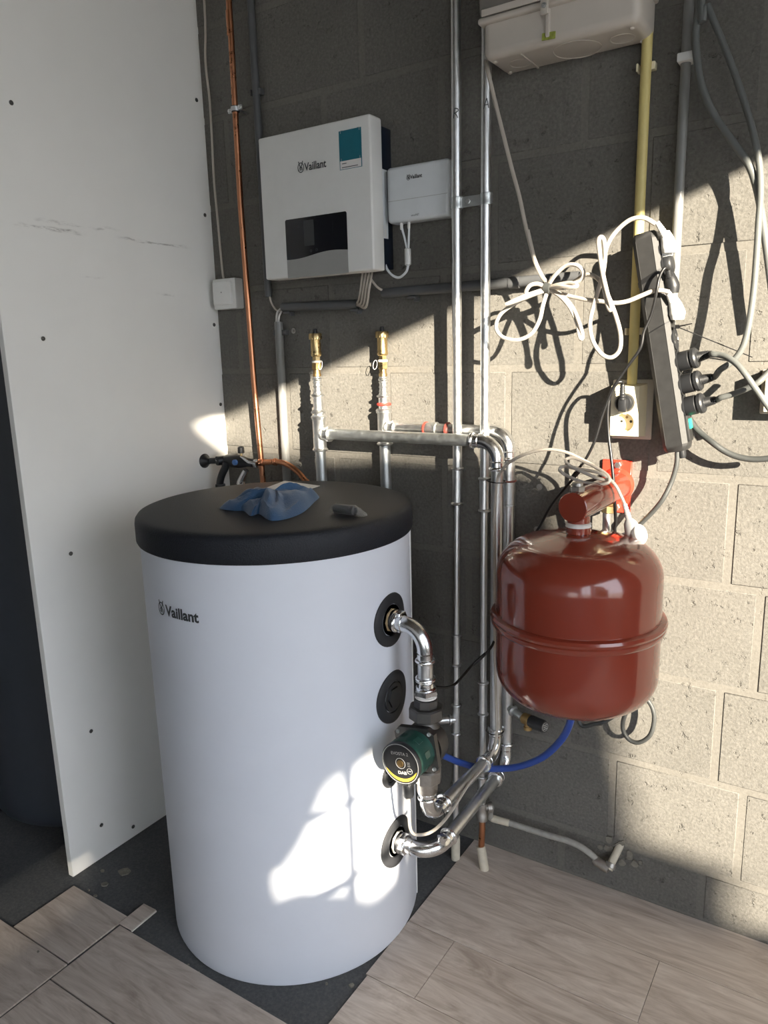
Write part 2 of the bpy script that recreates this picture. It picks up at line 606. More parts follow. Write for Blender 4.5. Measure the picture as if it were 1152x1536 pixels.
# ------------------------------------------------------------------ structure
XL, XR, YB, ZC = -1.6, 3.0, -5.2, 2.62

# back wall: a mortar bed with every block set on it
mb = MB().box(((XL + XR) / 2, 0.1009, ZC / 2), (XR - XL + 0.2, 0.2, ZC))
wall_back = structure(mb.build('wall_back', 'mortar'))
wall_back['label'] = 'rough grey concrete block wall behind the tank'
joints = [0.125 + 0.2205 * k for k in range(12)]
anchors = [[1.36], [1.155, 1.428], [1.3696], [1.431], [1.367], [1.21], [1.046], [0.851], [1.046], [0.515], [0.36], [0.52]]
block_meshes = {}
def block_mesh(w, h):
    key = (round(w, 3), round(h, 3))
    if key not in block_meshes:
        t = MB().box((0, 0, 0), (w, 0.06, h), bev=0.0014, seg=1)
        o = t.build('block', 'block')
        block_meshes[key] = o.data
        bpy.data.objects.remove(o)
    return block_meshes[key]
rb = random.Random(3)
for k in range(12):
    z0 = 0.0 if k == 0 else joints[k - 1]
    z1 = min(joints[k], ZC)
    if z1 - z0 < 0.05:
        continue
    xs = sorted(anchors[k])
    while xs[0] > -0.4:
        xs.insert(0, xs[0] - 0.323)
    while xs[-1] < 2.2:
        xs.append(xs[-1] + 0.323)
    xs = [XL] + [x for x in xs if x > XL + 0.2] + [XR]
    for a, b in zip(xs[:-1], xs[1:]):
        w, h = b - a - 0.016, z1 - z0 - 0.015
        o = bpy.data.objects.new('block', block_mesh(w, h))
        C.objects.link(o)
        o.parent = wall_back
        o.location = ((a + b) / 2, 0.030 - rb.uniform(-0.0006, 0.0012), (z0 + z1) / 2)

# floor slab
floor = structure(MB().box(((XL + XR) / 2, YB / 2 + 0.1, -0.062), (XR - XL + 0.2, -YB + 0.2, 0.12)).build('floor', 'slab'))
floor['label'] = 'dark grey concrete floor slab under the vinyl'
# vinyl planks (2 mm thick, printed oak); each one a child of the floor
def plank(x0, x1, y0, y1, z=0.0):
    g = 0.0011
    t = MB()
    t.box(((x0 + x1) / 2, (y0 + y1) / 2, z + 0.0002), (x1 - x0 - g, y1 - y0 - g, 0.004), bev=0.0004, seg=1)
    return t.build('plank', 'plank', floor)
RX0 = 0.800
rows = [(-0.166, 0.0, [0.95, 2.25]), (-0.340, -0.166, [1.312, 2.6]), (-0.515, -0.340, [0.918, 2.2]),
        (-0.690, -0.515, [1.62, 2.9]), (-0.865, -0.690, [1.02, 2.3]), (-1.04, -0.865, [1.5, 2.8]),
        (-1.215, -1.04, [0.9, 2.1]), (-1.39, -1.215, [1.3, 2.6]), (-1.565, -1.39, [1.7, 2.9])]
for i, (y0, y1, cuts) in enumerate(rows):
    start = RX0 if y0 > -0.6 else RX0 + 0.005
    xs = [start] + [c for c in cuts if c > start + 0.05] + [2.96]
    if i == 0:
        xs = [start, 2.25, 2.96]
    for a, b in zip(xs[:-1], xs[1:]):
        plank(a, b, y0, y1)
# front left remnant of the same vinyl
for (x0, x1, y0, y1) in ((0.030, 0.233, -0.823, -0.664), (0.240, 0.790, -0.868, -0.692), (-0.9, 0.235, -0.995, -0.825),
                         (0.240, 0.790, -1.04, -0.870), (-0.9, 0.235, -1.17, -0.997), (0.240, 0.790, -1.215, -1.042)):
    plank(x0, x1, y0, y1)
# loose offcut strip lying on the slab, cut end showing its pale backing
strip_t = thing('vinyl_offcut', 'small offcut of oak vinyl lying on the dark slab left of the white tank', 'vinyl offcut', (0.26, -0.655, 0.0))
ca, sa = math.cos(-0.05), math.sin(-0.05)
rz = Matrix.Rotation(0.03, 3, 'Z')
MB().box((0.257, -0.655, 0.0045), (0.042, 0.072, 0.004), rz, 0.0006, 1).build('sheet', 'plank', strip_t)
MB().box((0.2795, -0.656, 0.0045), (0.0035, 0.072, 0.0036), rz).build('cut_edge', 'vinyl_edge', strip_t)
ec = MB().box((0.0345, -0.664, 0.0048), (0.03, 0.004, 0.0035), Matrix.Rotation(0.05, 3, 'Z'))
# chips of plaster and flakes on the slab
chips = [((0.0942, -0.5644, 0.0000)), ((0.0890, -0.6212, 0.0000)), ((0.1056, -0.6580, 0.0000)), ((0.1698, -0.5730, 0.0000)), ((0.0737, -0.6539, 0.0000)), ((0.4596, -0.6900, 0.0000)), ((0.7907, -0.5523, 0.0000)), ((0.7440, -0.5750, 0.0000)), ((0.4938, -0.6918, 0.0000)), ((0.0435, -0.5912, 0.0000)), ((0.6660, -0.6924, 0.0000)), ((0.1501, -0.8386, 0.0000))]
clab = ['broad pale flake of plaster on the slab by the white board', 'small cream chip of plaster at the foot of the white board', 'tiny grey crumb near the board corner',
        'dull flake beside the broad plaster flake', 'tiny crumb against the bottom edge of the board', 'crumb at the vinyl edge in front of the tank',
        'pale chip right of the tank foot near the vinyl edge', 'small crumb in front of the tank on the right', 'tiny crumb beside the vinyl edge in front of the tank',
        'chip touching the bottom edge of the white board', 'crumb on the slab in the gap between the two vinyl pieces', 'tiny crumb on the left vinyl plank']
csz = [0.020, 0.011, 0.005, 0.013, 0.004, 0.004, 0.007, 0.004, 0.003, 0.007, 0.004, 0.003]
rc = random.Random(11)
for i, p in enumerate(chips):
    n = 7
    poly = [((csz[i] * rc.uniform(0.55, 1.1)) * math.cos(2 * PI * k / n), (csz[i] * rc.uniform(0.5, 0.9)) * math.sin(2 * PI * k / n)) for k in range(n)]
    z0 = 0.002 if i == 11 else -0.0018
    o = MB().prism(poly, (p[0], p[1], z0), (1, 0, 0), (0, 1, 0), 0.003).build('plaster_chip', 'slab' if i == 3 else 'plaster')
    tag(o, clab[i], 'plaster chip', 'crumbs on the floor')

# the white board that closes the left side, with its cut edge and screws
wl = MB().box((-0.009, -0.320, 1.31), (0.018, 0.650, 2.62), bev=0.001, seg=1)
wall_left = structure(wl.build('wall_left', 'board'))
wall_left['label'] = 'tall white board screwed up beside the tank, scuffed at eye height'
scr = [(0, -0.561, 1.805), (0, -0.023, 1.937), (0, -0.023, 1.649), (0, -0.552, 1.321), (0, -0.018, 1.358), (0, -0.015, 1.135),
       (0, -0.546, 0.819), (0, -0.548, 0.356), (0, -0.550, 0.091), (0, -0.456, 0.03)]
for p in scr:
    MB().lathe([(0.0002, -0.001), (0.0052, -0.001), (0.0052, 0.0008), (0.0035, 0.0012), (0.0028, 0.0002), (0.0002, 0.0)], p, (1, 0, 0), 10).build('screw', 'iron', wall_left)
# framing post behind the board
MB().box((-0.045, -0.028, 1.31), (0.05, 0.045, 2.62)).build('stud', 'ceiling', wall_left)

# rest of the room: left wall, right wall with its window and an added one, ceiling, open garage front
structure(MB().box((XL - 0.1, YB / 2, ZC / 2), (0.2, -YB, ZC)).build('wall_far_left', 'render'))
WY0, WY1, WZ0, WZ1 = -2.579, -0.70, 0.40, 2.245
wr = MB()
UY0, UY1, UZ0, UZ1 = -4.98, -2.9, 0.15, 2.42
wr.box((XR + 0.1, (UY1 + WY0) / 2, ZC / 2), (0.2, WY0 - UY1, ZC))
wr.box((XR + 0.1, (YB + UY0) / 2, ZC / 2), (0.2, UY0 - YB, ZC))
wr.box((XR + 0.1, (UY0 + UY1) / 2, UZ0 / 2), (0.2, UY1 - UY0, UZ0))
wr.box((XR + 0.1, (UY0 + UY1) / 2, (UZ1 + ZC) / 2), (0.2, UY1 - UY0, ZC - UZ1))
wr.box((XR + 0.1, (WY1 + 0.0) / 2, ZC / 2), (0.2, 0 - WY1, ZC))
wr.box((XR + 0.1, (WY0 + WY1) / 2, WZ0 / 2), (0.2, WY1 - WY0, WZ0))
wr.box((XR + 0.1, (WY0 + WY1) / 2, (WZ1 + ZC) / 2), (0.2, WY1 - WY0, ZC - WZ1))
structure(wr.build('wall_right', 'white_wall'))
w2 = MB()
w2.box((XR + 0.17, UY0 + 0.02, (UZ0 + UZ1) / 2), (0.05, 0.04, UZ1 - UZ0))
w2.box((XR + 0.17, UY1 - 0.02, (UZ0 + UZ1) / 2), (0.05, 0.04, UZ1 - UZ0))
w2.box((XR + 0.17, (UY0 + UY1) / 2, UZ0 + 0.02), (0.05, UY1 - UY0, 0.04))
w2.box((XR + 0.17, (UY0 + UY1) / 2, UZ1 - 0.02), (0.05, UY1 - UY0, 0.04))
w2.box((XR + 0.17, (UY0 + UY1) / 2, (UZ0 + UZ1) / 2), (0.04, 0.04, UZ1 - UZ0))
added_window = structure(w2.build('added_window', 'wood_frame'))  # unseen second window, added so more sky light reaches the board
MB().box((XR + 0.17, (UY0 + UY1) / 2, (UZ0 + UZ1) / 2), (0.004, UY1 - UY0 - 0.02, UZ1 - UZ0 - 0.02)).build('pane', 'glass', added_window)
win = MB()
t_ = 0.03
win.box((XR + 0.17, WY0 + t_ / 2 - 0.03, (WZ0 + WZ1) / 2), (0.05, t_, WZ1 - WZ0))
win.box((XR + 0.17, WY1 - t_ / 2, (WZ0 + WZ1) / 2), (0.05, t_, WZ1 - WZ0))
win.box((XR + 0.17, (WY0 + WY1) / 2, WZ0 + t_ / 2), (0.05, WY1 - WY0, t_))
win.box((XR + 0.17, (WY0 + WY1) / 2, WZ1 + t_ / 2), (0.05, WY1 - WY0, t_))
window_1 = structure(win.build('window_1', 'wood_frame'))
MB().box((XR + 0.17, (WY0 + WY1) / 2, (WZ0 + WZ1) / 2), (0.004, WY1 - WY0 - 0.02, WZ1 - WZ0 - 0.02)).build('pane', 'glass', window_1)
gr = MB()  # bars added only to cast the grid shadow in the tank's sun patch
for yy in (-2.292, -2.132):
    gr.box((XR + 0.09, yy, 0.97), (0.018, 0.018, 0.70))
for zz in (1.055, 1.225):
    gr.box((XR + 0.09, -2.21, zz), (0.014, 0.50, 0.014))
gr.build('shadow_bars', 'wood_frame', window_1)
structure(MB().box(((XL + XR) / 2, YB / 2, ZC + 0.06), (XR - XL + 0.4, -YB + 0.4, 0.12)).build('ceiling', 'ceiling'))
fr = MB()
fr.box(((XL + 1.7) / 2, YB - 0.1, ZC / 2), (1.7 - XL, 0.2, ZC))
fr.box(((2.85 + XR) / 2, YB - 0.1, ZC / 2), (XR - 2.85, 0.2, ZC))
fr.box((2.25, YB - 0.1, (0.85 + ZC) / 2), (1.3, 0.2, ZC - 0.85))
structure(fr.build('wall_front', 'white_wall'))
gd = structure(MB().box((0, -4, -0.2), (60, 60, 0.1)).build('ground', 'ground'))
gd['label'] = 'paved ground outside the garage'

# unseen sun blocker, added; its outline is cut to shade the lower left corner
hp = [(-5.4, 2.55), (-2.8, 2.55), (-2.6, 2.36), (-2.418, 2.150), (-2.306, 2.075), (-2.045, 1.947), (-1.865, 1.876), (-1.707, 1.813), (-1.615, 1.762), (-1.54, 1.4), (-1.467, 1.023), (-1.437, 0.80),
      (-1.36, 0.79), (-1.288, 0.744), (-1.275, 0.60), (-1.235, 0.565), (-1.10, 0.535), (-0.9, 0.50), (-0.9, -1.6), (-5.4, -1.6), (-5.4, 1.03), (-2.44, 1.045), (-2.28, 1.03),
      (-2.21, 0.95), (-2.07, 0.915), (-1.99, 0.93), (-1.96, 1.05), (-2.0, 1.25), (-2.1, 1.29), (-2.34, 1.275), (-2.40, 1.18), (-2.46, 1.12), (-5.4, 1.12)]
hx = 7.0
dy_, dz_ = (hx - XR) / 1.3, (hx - XR) * 0.36
rh = random.Random(5)
poly = []
for i, (a, b) in enumerate(zip(hp, hp[1:] + hp[:1])):
    L = math.hypot(b[0] - a[0], b[1] - a[1])
    n = max(1, int(L / 0.06)) if L < 1.3 else 1
    for k in range(n):
        t = k / n
        j = 0.012 if n > 1 else 0
        poly.append((a[0] + (b[0] - a[0]) * t - dy_ + rh.uniform(-j, j), a[1] + (b[1] - a[1]) * t + dz_ + rh.uniform(-j, j)))
hd = MB().prism(poly, (hx - 0.1, 0, 0), (0, 1, 0), (0, 0, 1), 0.2).build('sun_blocker', 'blocker_leaf')
tag(hd, 'unseen green sun blocker added outside the garage window to shade the corner', 'sun_blocker')

# ------------------------------------------------------------------ buffer tank
TX, TY, TR = 0.515, -0.385, 0.288
tank = thing('buffer_tank', 'big white cylindrical buffer tank with a black lid standing on the slab', 'tank', (TX, TY, 0))
MB().lathe([(TR - 0.012, 0.0), (TR - 0.002, 0.0005), (TR, 0.006), (TR, 0.905)], (TX, TY, -0.001), (0, 0, 1), 96).build('body', 'tank_white', tank)
LR = 0.2945
MB().lathe([(TR - 0.02, 0.900), (LR - 0.002, 0.902), (LR, 0.906), (LR, 0.940), (LR - 0.0015, 0.949), (LR - 0.006, 0.955), (LR - 0.013, 0.9575),
            (LR - 0.03, 0.958), (0.10, 0.958), (0.001, 0.958)], (TX, TY, 0), (0, 0, 1), 96).build('lid', 'lid', tank)
def on_tank(ang, z, lift=0.0):
    return Vector((TX + (TR + lift) * math.cos(ang), TY + (TR + lift) * math.sin(ang), z))
# foil seam with its closing strip at the right hand side
mb = MB()
a0 = math.radians(27)
for (a, b, l) in ((0.0, 0.03, 0.0022),):
    rings = []
    for z in (0.004, 0.3, 0.6, 0.903):
        rings.append([on_tank(a0 + a, z, -0.001), on_tank(a0 + a, z, l), on_tank(a0 + b, z, l), on_tank(a0 + b, z, -0.001)])
    mb.ring_sweep(rings, smooth=False)
seam = mb.build('seam_strip', 'white_pl', tank)
MB().box(on_tank(a0 + 0.015, 0.118, 0.006), (0.010, 0.012, 0.022), Matrix.Rotation(a0, 3, 'Z'), 0.002).build('zip_pull', 'white_pl', seam)
# lettering
ang0, zt = math.radians(-90.4), 0.795
def bend_tank(x, y):
    return on_tank(ang0 + x / TR, zt + y, 0.0006)
text_mesh('lettering', 'Vaillant', 0.03, (0, 0, 0), (1, 0, 0), (0, 0, 1), 'print', tank, bend=bend_tank, fit=(0.0915, 0.0225), bold=0.0010)
hare_emblem(lambda x, y: bend_tank(x - 0.0605, y + 0.002), 'print', tank, 0.029)
# rosettes for the connections
def rosette(z, plug, ang=0.0, R=0.056):
    ax = Vector((math.cos(ang), math.sin(ang), 0))
    # ring wrapped to the tank surface
    mb = MB()
    seg = 40
    rings = []
    for (r, l) in ((R, 0.0005), (R - 0.001, 0.003), (R - 0.006, 0.0052), (0.60 * R + 0.004, 0.0045), (0.60 * R, 0.0035), (0.56 * R, -0.004)):
        rings.append([on_tank(ang + r * math.cos(t) / TR, z + r * math.sin(t), l) for t in [2 * PI * k / seg for k in range(seg)]])
    mb.ring_sweep(rings, caps=(False, False))
    ro = mb.build('rosette', 'black_soft', tank)
    p = on_tank(ang, z, 0)
    if plug:
        m2 = MB()
        m2.lathe([(0.57 * R, 0.0008), (0.55 * R, 0.003), (0.42 * R, 0.0025), (0.38 * R, 0.0025), (0.0005, 0.0025)], p, ax, 32)
        m2.lathe([(0.40 * R, 0.0025), (0.39 * R, 0.006), (0.33 * R, 0.0062), (0.0005, 0.0062)], p, ax, 6, smooth=False)
        m2.build('plug', 'black', ro)
    else:
        MB().lathe([(0.57 * R, 0.0015), (0.0005, 0.0015)], p, ax, 24).build('recess', 'gap', ro)
    return ro
rosette(0.742, False)
rosette(0.574, True)
rosette(0.236, False)
ro = rosette(0.405, True, math.radians(-3), 0.030)

# ------------------------------------------------------------------ things on the lid
LZ = 0.9582
# cloth: crumpled blue microfibre
def crumpled(name, foot, crest, mat, parent, hmax, seed):
    rd = random.Random(seed)
    n, R = 64, 16
    def outline(a):
        k = a / (2 * PI) * len(foot)
        i = int(k) % len(foot)
        t = k - int(k)
        p0, p1, p2, p3 = [Vector((*foot[(i + j - 1) % len(foot)], 0)) for j in range(4)]
        return 0.5 * ((2 * p1) + (p2 - p0) * t + (2 * p0 - 5 * p1 + 4 * p2 - p3) * t * t + (3 * p1 - p0 - 3 * p2 + p3) * t ** 3)
    c = Vector((*crest, 0))
    ph = [rd.uniform(0, 6.28) for _ in range(8)]
    rings = []
    for j in range(R + 1):
        s = j / R
        ring = []
        for k in range(n):
            a = 2 * PI * k / n
            o = outline(a)
            p = c.lerp(o, s)
            h = hmax * (1 - s ** 2.6) ** 0.8
            fold = 0.10 * math.sin(14 * a + 9 * s + ph[4]) + 0.30 * math.sin(3 * a + ph[0] + 2.2 * s) + 0.22 * math.sin(5 * a + ph[1] - 3 * s) + 0.13 * math.sin(9 * a + ph[2] + 4 * s)
            h *= 1 + fold * min(1, 2 * s) * 0.85
            h += 0.0045 * (0.5 + 0.5 * math.sin(7 * a + ph[3])) * (1 if s > 0.8 else 0) * (1 - (s - 0.8) / 0.2 if s > 0.8 else 0)
            ring.append((p.x, p.y, LZ + 0.0008 + max(0.0, h)))
        rings.append(ring)
    under = []
    for k in range(n):
        o = rings[-1][k]
        under.append((o[0] * 0.97 + c.x * 0.03, o[1] * 0.97 + c.y * 0.03, LZ + 0.0003))
    rings.append(under)
    mb = MB()
    mb.ring_sweep(rings, caps=(True, True))
    return mb.build(name, mat, parent)
foot = [p[:2] for p in (((0.4445, -0.4847, 0.9580)), ((0.4858, -0.4927, 0.9580)), ((0.5138, -0.4853, 0.9580)), ((0.5604, -0.5152, 0.9580)), ((0.5615, -0.4918, 0.9580)), ((0.6232, -0.5287, 0.9580)), ((0.6432, -0.5027, 0.9580)), ((0.6339, -0.4394, 0.9580)), ((0.5890, -0.3453, 0.9580)), ((0.5589, -0.2905, 0.9580)), ((0.5278, -0.3121, 0.9580)), ((0.4966, -0.3372, 0.9580)), ((0.4670, -0.3686, 0.9580)), ((0.4450, -0.4029, 0.9580)), ((0.4506, -0.4435, 0.9580)))]
o = crumpled('cleaning_cloth', foot, ((0.5369, -0.4123, 0.9580))[:2], 'cloth', None, 0.034, 4)
tag(o, 'crumpled blue microfibre cloth lying on the black tank lid', 'cloth')

# folded paper sheets half under the cloth
pp = [Vector(p) for p in (((0.3753, -0.2651, 0.9580)), ((0.3520, -0.1658, 0.9580)), ((0.4806, -0.1930, 0.9580)), ((0.4823, -0.2708, 0.9580)))]
sheet = thing('paper_sheet', 'folded white paper sheets lying behind the blue cloth on the lid', 'paper', (pp[0].x, pp[0].y, LZ))
for i, (dz, sh, rot) in enumerate(((0.0005, 0.0, 0.0), (0.0018, 0.006, 0.06))):
    c = sum(pp, Vector()) / 4
    q = [Matrix.Rotation(rot, 3, 'Z') @ (p - c) * (1 - 0.03 * i) + c + Vector((sh, sh * 0.6, 0)) for p in pp]
    vs = [Vector((p.x, p.y, LZ + dz)) for p in q] + [Vector((p.x, p.y, LZ + dz + 0.0009)) for p in q]
    MB().add(vs, [(3, 2, 1, 0), (4, 5, 6, 7), (0, 1, 5, 4), (1, 2, 6, 5), (2, 3, 7, 6), (3, 0, 4, 7)], False).build('sheet', 'paper', sheet)

# small black part in a clear bag
b0, b1 = Vector((0.6959, -0.4163, 0.9720)), Vector((0.7484, -0.4195, 0.9720))
bag = thing('bagged_part', 'small black rolled part in a clear plastic bag on the lid', 'bagged part', (b0.x, b0.y, LZ))
ax = (b1 - b0)
ax.z = 0
ax.normalize()
b0.z = b1.z = LZ + 0.0105
MB().lathe([(0.004, 0), (0.0085, 0.001), (0.0095, 0.004), (0.0095, (b1 - b0).length - 0.002), (0.006, (b1 - b0).length), (0.0055, (b1 - b0).length - 0.006), (0.0005, (b1 - b0).length - 0.006)], b0, ax, 20).build('rolled_part', 'black', bag)
mb = MB()
side = Vector((-ax.y, ax.x, 0))
rings = []
for s, r, fl in ((-0.010, 0.004, 0.3), (-0.004, 0.010, 0.85), (0.004, 0.0103, 1.0), (0.020, 0.0104, 1.0), ((b1 - b0).length, 0.0103, 1.0), ((b1 - b0).length + 0.008, 0.011, 0.7), ((b1 - b0).length + 0.018, 0.0125, 0.35), ((b1 - b0).length + 0.024, 0.008, 0.15)):
    ring = []
    for k in range(14):
        a = 2 * PI * k / 14
        w = 1 + 0.10 * math.sin(3 * a + s * 300)
        ring.append(b0 + ax * s + side * math.cos(a) * r * w + Vector((0, 0, 1)) * (math.sin(a) * r * fl * w - 0.0102 * (1 - fl) * 0.85))
    rings.append(ring)
mb.ring_sweep(rings)
mb.build('clear_bag', 'bag', bag)

# ------------------------------------------------------------------ dark tank behind the board
dt = thing('hot_water_tank', 'dark slate cylinder standing in the gloom behind the white board', 'tank', (-0.36, -0.31, 0))
MB().lathe([(0.255, 0.001), (0.275, 0.006), (0.283, 0.02), (0.285, 0.05), (0.285, 1.50)], (-0.36, -0.31, 0.0), (0, 0, 1), 64).build('body', 'dark_tank', dt)
MB().lathe([(0.27, 1.4995), (0.289, 1.501), (0.290, 1.54), (0.28, 1.552), (0.001, 1.556)], (-0.36, -0.31, 0.0), (0, 0, 1), 64).build('lid', 'lid', dt)

# ------------------------------------------------------------------ pipe fittings
def sleeve(mb, p0, p1, r, bead=True, seg=20):
    """press sleeve with a rolled bead at both ends"""
    L = (Vector(p1) - Vector(p0)).length
    b = r + 0.0042
    pr = [(r * 0.98, 0), (r + 0.002, 0.0004)]
    if bead:
        pr += [(b, 0.0015), (b + 0.0008, 0.0035), (b, 0.0058), (r + 0.0018, 0.0075)]
    pr += [(r + 0.0018, L * 0.3), (r + 0.0012, L * 0.5), (r + 0.0018, L * 0.7)]
    if bead:
        pr += [(r + 0.0018, L - 0.0075), (b, L - 0.0058), (b + 0.0008, L - 0.0035), (b, L - 0.0015)]
    pr += [(r + 0.002, L - 0.0004), (r * 0.98, L)]
    mb.lathe(pr, p0, Vector(p1) - Vector(p0), seg)

def bead(mb, p, axis, r, seg=20):
    mb.lathe([(r, -0.004), (r + 0.0035, -0.003), (r + 0.005, -0.0005), (r + 0.005, 0.0005), (r + 0.0035, 0.003), (r, 0.004)], p, axis, seg)

def arc(p0, corner, p1, n=10):
    """quadratic-like circular corner from p0 to p1 about corner"""
    p0, c, p1 = Vector(p0), Vector(corner), Vector(p1)
    out = []
    for k in range(n + 1):
        t = k / n * PI / 2
        out.append(c + (p0 - c) * (1 - math.sin(t)) + (p1 - c) * (1 - math.cos(t)))
    return out

def elbow(name, p0, corner, p1, r, parent, mat='chrome', beads=True):
    mb = MB()
    p0, corner, p1 = Vector(p0), Vector(corner), Vector(p1)
    a = arc(p0, corner, p1, 12)
    mb.tube([p0 + (p0 - corner).normalized() * 0.022] + a + [p1 + (p1 - corner).normalized() * 0.022], r + 0.0016, 20)
    if beads:
        d0, d1 = (p0 - corner).normalized(), (p1 - corner).normalized()
        for p, d in ((p0, d0), (p1, d1)):
            bead(mb, p + d * 0.020, d, r + 0.0012)
            mb.lathe([(r + 0.001, -0.002), (r + 0.0028, 0), (r + 0.001, 0.002)], p + d * 0.004, d, 20)
    return mb.build(name, mat, parent)

# ------------------------------------------------------------------ rising mains R and A
PYR = -0.055
def zR(px_z):
    return px_z
rp = thing('riser_pipe', 'galvanised riser pipe hand-marked R, left of the pair up the wall', 'pipe', (0.785, PYR, 0))
RXp = 0.784
AXp = 0.854
ends_R = [p[2] for p in (((0.7814, -0.0550, 1.0062)), ((0.7807, -0.0550, 0.9160)), ((0.7783, -0.0550, 0.5935)), ((0.7777, -0.0550, 0.5062)), ((0.7770, -0.0550, 0.4082)), ((0.7764, -0.0550, 0.3263)), ((0.7723, -0.0550, 0.0335)))]
MB().cyl((RXp + 0.006, PYR, ZC), (RXp + 0.001, PYR, ends_R[0] - 0.01), 0.0108, 24).build('upper_pipe', 'zinc', rp)
def lean(x0, x1, zt):
    """lower pipes lean out a little to their floor holes"""
    return lambda z: Vector((x0 + (x1 - x0) * (1 - z / zt), PYR - 0.037 * (1 - z / zt), z))
Rl = lean(RXp + 0.001, 0.792, ends_R[0])
MB().cyl(Rl(ends_R[0] - 0.002), Rl(0.04), 0.0078, 20).build('lower_pipe', 'zinc', rp)
mb = MB()
sleeve(mb, Rl(ends_R[1]), Rl(ends_R[0]), 0.0100)
mb.build('coupling', 'zinc', rp)
mb = MB()
sleeve(mb, Rl(ends_R[3] + 0.012), Rl(ends_R[2] + 0.008), 0.0080)
mb.build('coupling', 'zinc', rp)
mb = MB()
sleeve(mb, Rl(ends_R[5] + 0.014), Rl(ends_R[4] + 0.013), 0.0080)
tz = (ends_R[4] + ends_R[5]) / 2 + 0.013
mb.lathe([(0.009, 0.0), (0.009, 0.012), (0.013, 0.014), (0.0135, 0.018), (0.010, 0.020), (0.010, 0.04), (0.007, 0.046)], Rl(tz), (-0.75, -0.65, 0.05), 18)
mb.build('tee', 'zinc', rp)
MB().cyl(Rl(0.062), Rl(-0.001), 0.0112, 18).build('floor_sleeve', 'lag', rp)

ap = thing('riser_pipe', 'galvanised riser pipe hand-marked A, right of the pair up the wall', 'pipe', (AXp, PYR, 0))
ends_A = [p[2] for p in (((0.8461, -0.0550, 0.9870)), ((0.8444, -0.0550, 0.9059)), ((0.8375, -0.0550, 0.4827)), ((0.8374, -0.0550, 0.3947)), ((0.8373, -0.0550, 0.1892)), ((0.8410, -0.0550, 0.1343)), ((0.8429, -0.0550, 0.0858)), ((0.8429, -0.0550, 0.0207)))]
MB().cyl((AXp + 0.006, PYR, ZC), (AXp, PYR, ends_A[0] - 0.01), 0.0108, 24).build('upper_pipe', 'zinc', ap)
Al = lean(AXp, 0.866, ends_A[0])
dA = 0.030
MB().cyl(Al(ends_A[0] - 0.002), Al(ends_A[5] + dA - 0.01), 0.0082, 20).build('lower_pipe', 'zinc', ap)
mb = MB()
sleeve(mb, Al(ends_A[1]), Al(ends_A[0]), 0.0100)
mb.build('coupling', 'zinc', ap)
mb = MB()
sleeve(mb, Al(ends_A[3] + 0.014), Al(ends_A[2] + 0.013), 0.0085)
mb.build('coupling', 'zinc', ap)
mb = MB()
sleeve(mb, Al(ends_A[4] + 0.020), Al(ends_A[4] + 0.064), 0.0085)
mb.build('coupling', 'zinc', ap)
zt2 = ends_A[5] + dA
at = Al(zt2)
mb = MB()
mb.lathe([(0.008, 0.016), (0.0125, 0.015), (0.0135, 0.008), (0.012, 0.0), (0.012, -0.012), (0.0145, -0.016), (0.0145, -0.030), (0.009, -0.032)], at, (0, 0, 1), 14)
mb.lathe([(0.009, 0), (0.009, 0.012), (0.013, 0.014), (0.013, 0.024), (0.009, 0.026)], at + Vector((0, 0, 0.003)), (0.85, 0.5, 0), 14)
mb.build('tee', 'nickel', ap)
f0, f1, f2 = Al(zt2 - 0.02), Al(0.11), Vector((0.861, -0.086, 0.052))
MB().tube(smooth_path([f0, f1, f2], 5), 0.0078, 16).build('copper_stub', 'copper', ap)
MB().tube([f2 + Vector((-0.0015, 0, 0.006)), Vector((0.866, -0.089, 0.03)), Vector((0.873, -0.092, -0.001))], 0.0115, 18).build('floor_sleeve', 'lag', ap)

# hand written letters on the pipes
def pipe_letter(strokes, xc, yc, z, r, parent, h):
    mb = MB()
    for st in strokes:
        pts = []
        for (u, v) in smooth_path([(a, b, 0) for a, b in st], 4) if False else [(p.x, p.y) for p in smooth_path([(a, b, 0) for a, b in st], 4)]:
            ang = -PI / 2 + (u * h) / r + math.radians(17)
            pts.append((xc + r * math.cos(ang), yc + r * math.sin(ang), z + v * h))
        mb.tube(pts, 0.0009, 5)
    return mb.build('marker_letter', 'print', parent)
pipe_letter([[(-0.28, -0.5), (-0.2, 0.0), (-0.1, 0.5)], [(-0.1, 0.5), (0.22, 0.42), (0.25, 0.2), (-0.12, 0.0)], [(-0.12, 0.0), (0.1, -0.25), (0.22, -0.5)]], RXp + 0.0045, PYR, ((0.7889, -0.0660, 1.7571))[2], 0.011, rp, 0.019)
pipe_letter([[(-0.3, -0.5), (-0.1, 0.1), (0.05, 0.5)], [(0.05, 0.5), (0.16, 0.1), (0.26, -0.45)], [(-0.22, -0.15), (0.2, -0.1)]], AXp + 0.0045, PYR, ((0.8591, -0.0660, 1.7630))[2], 0.011, ap, 0.019)

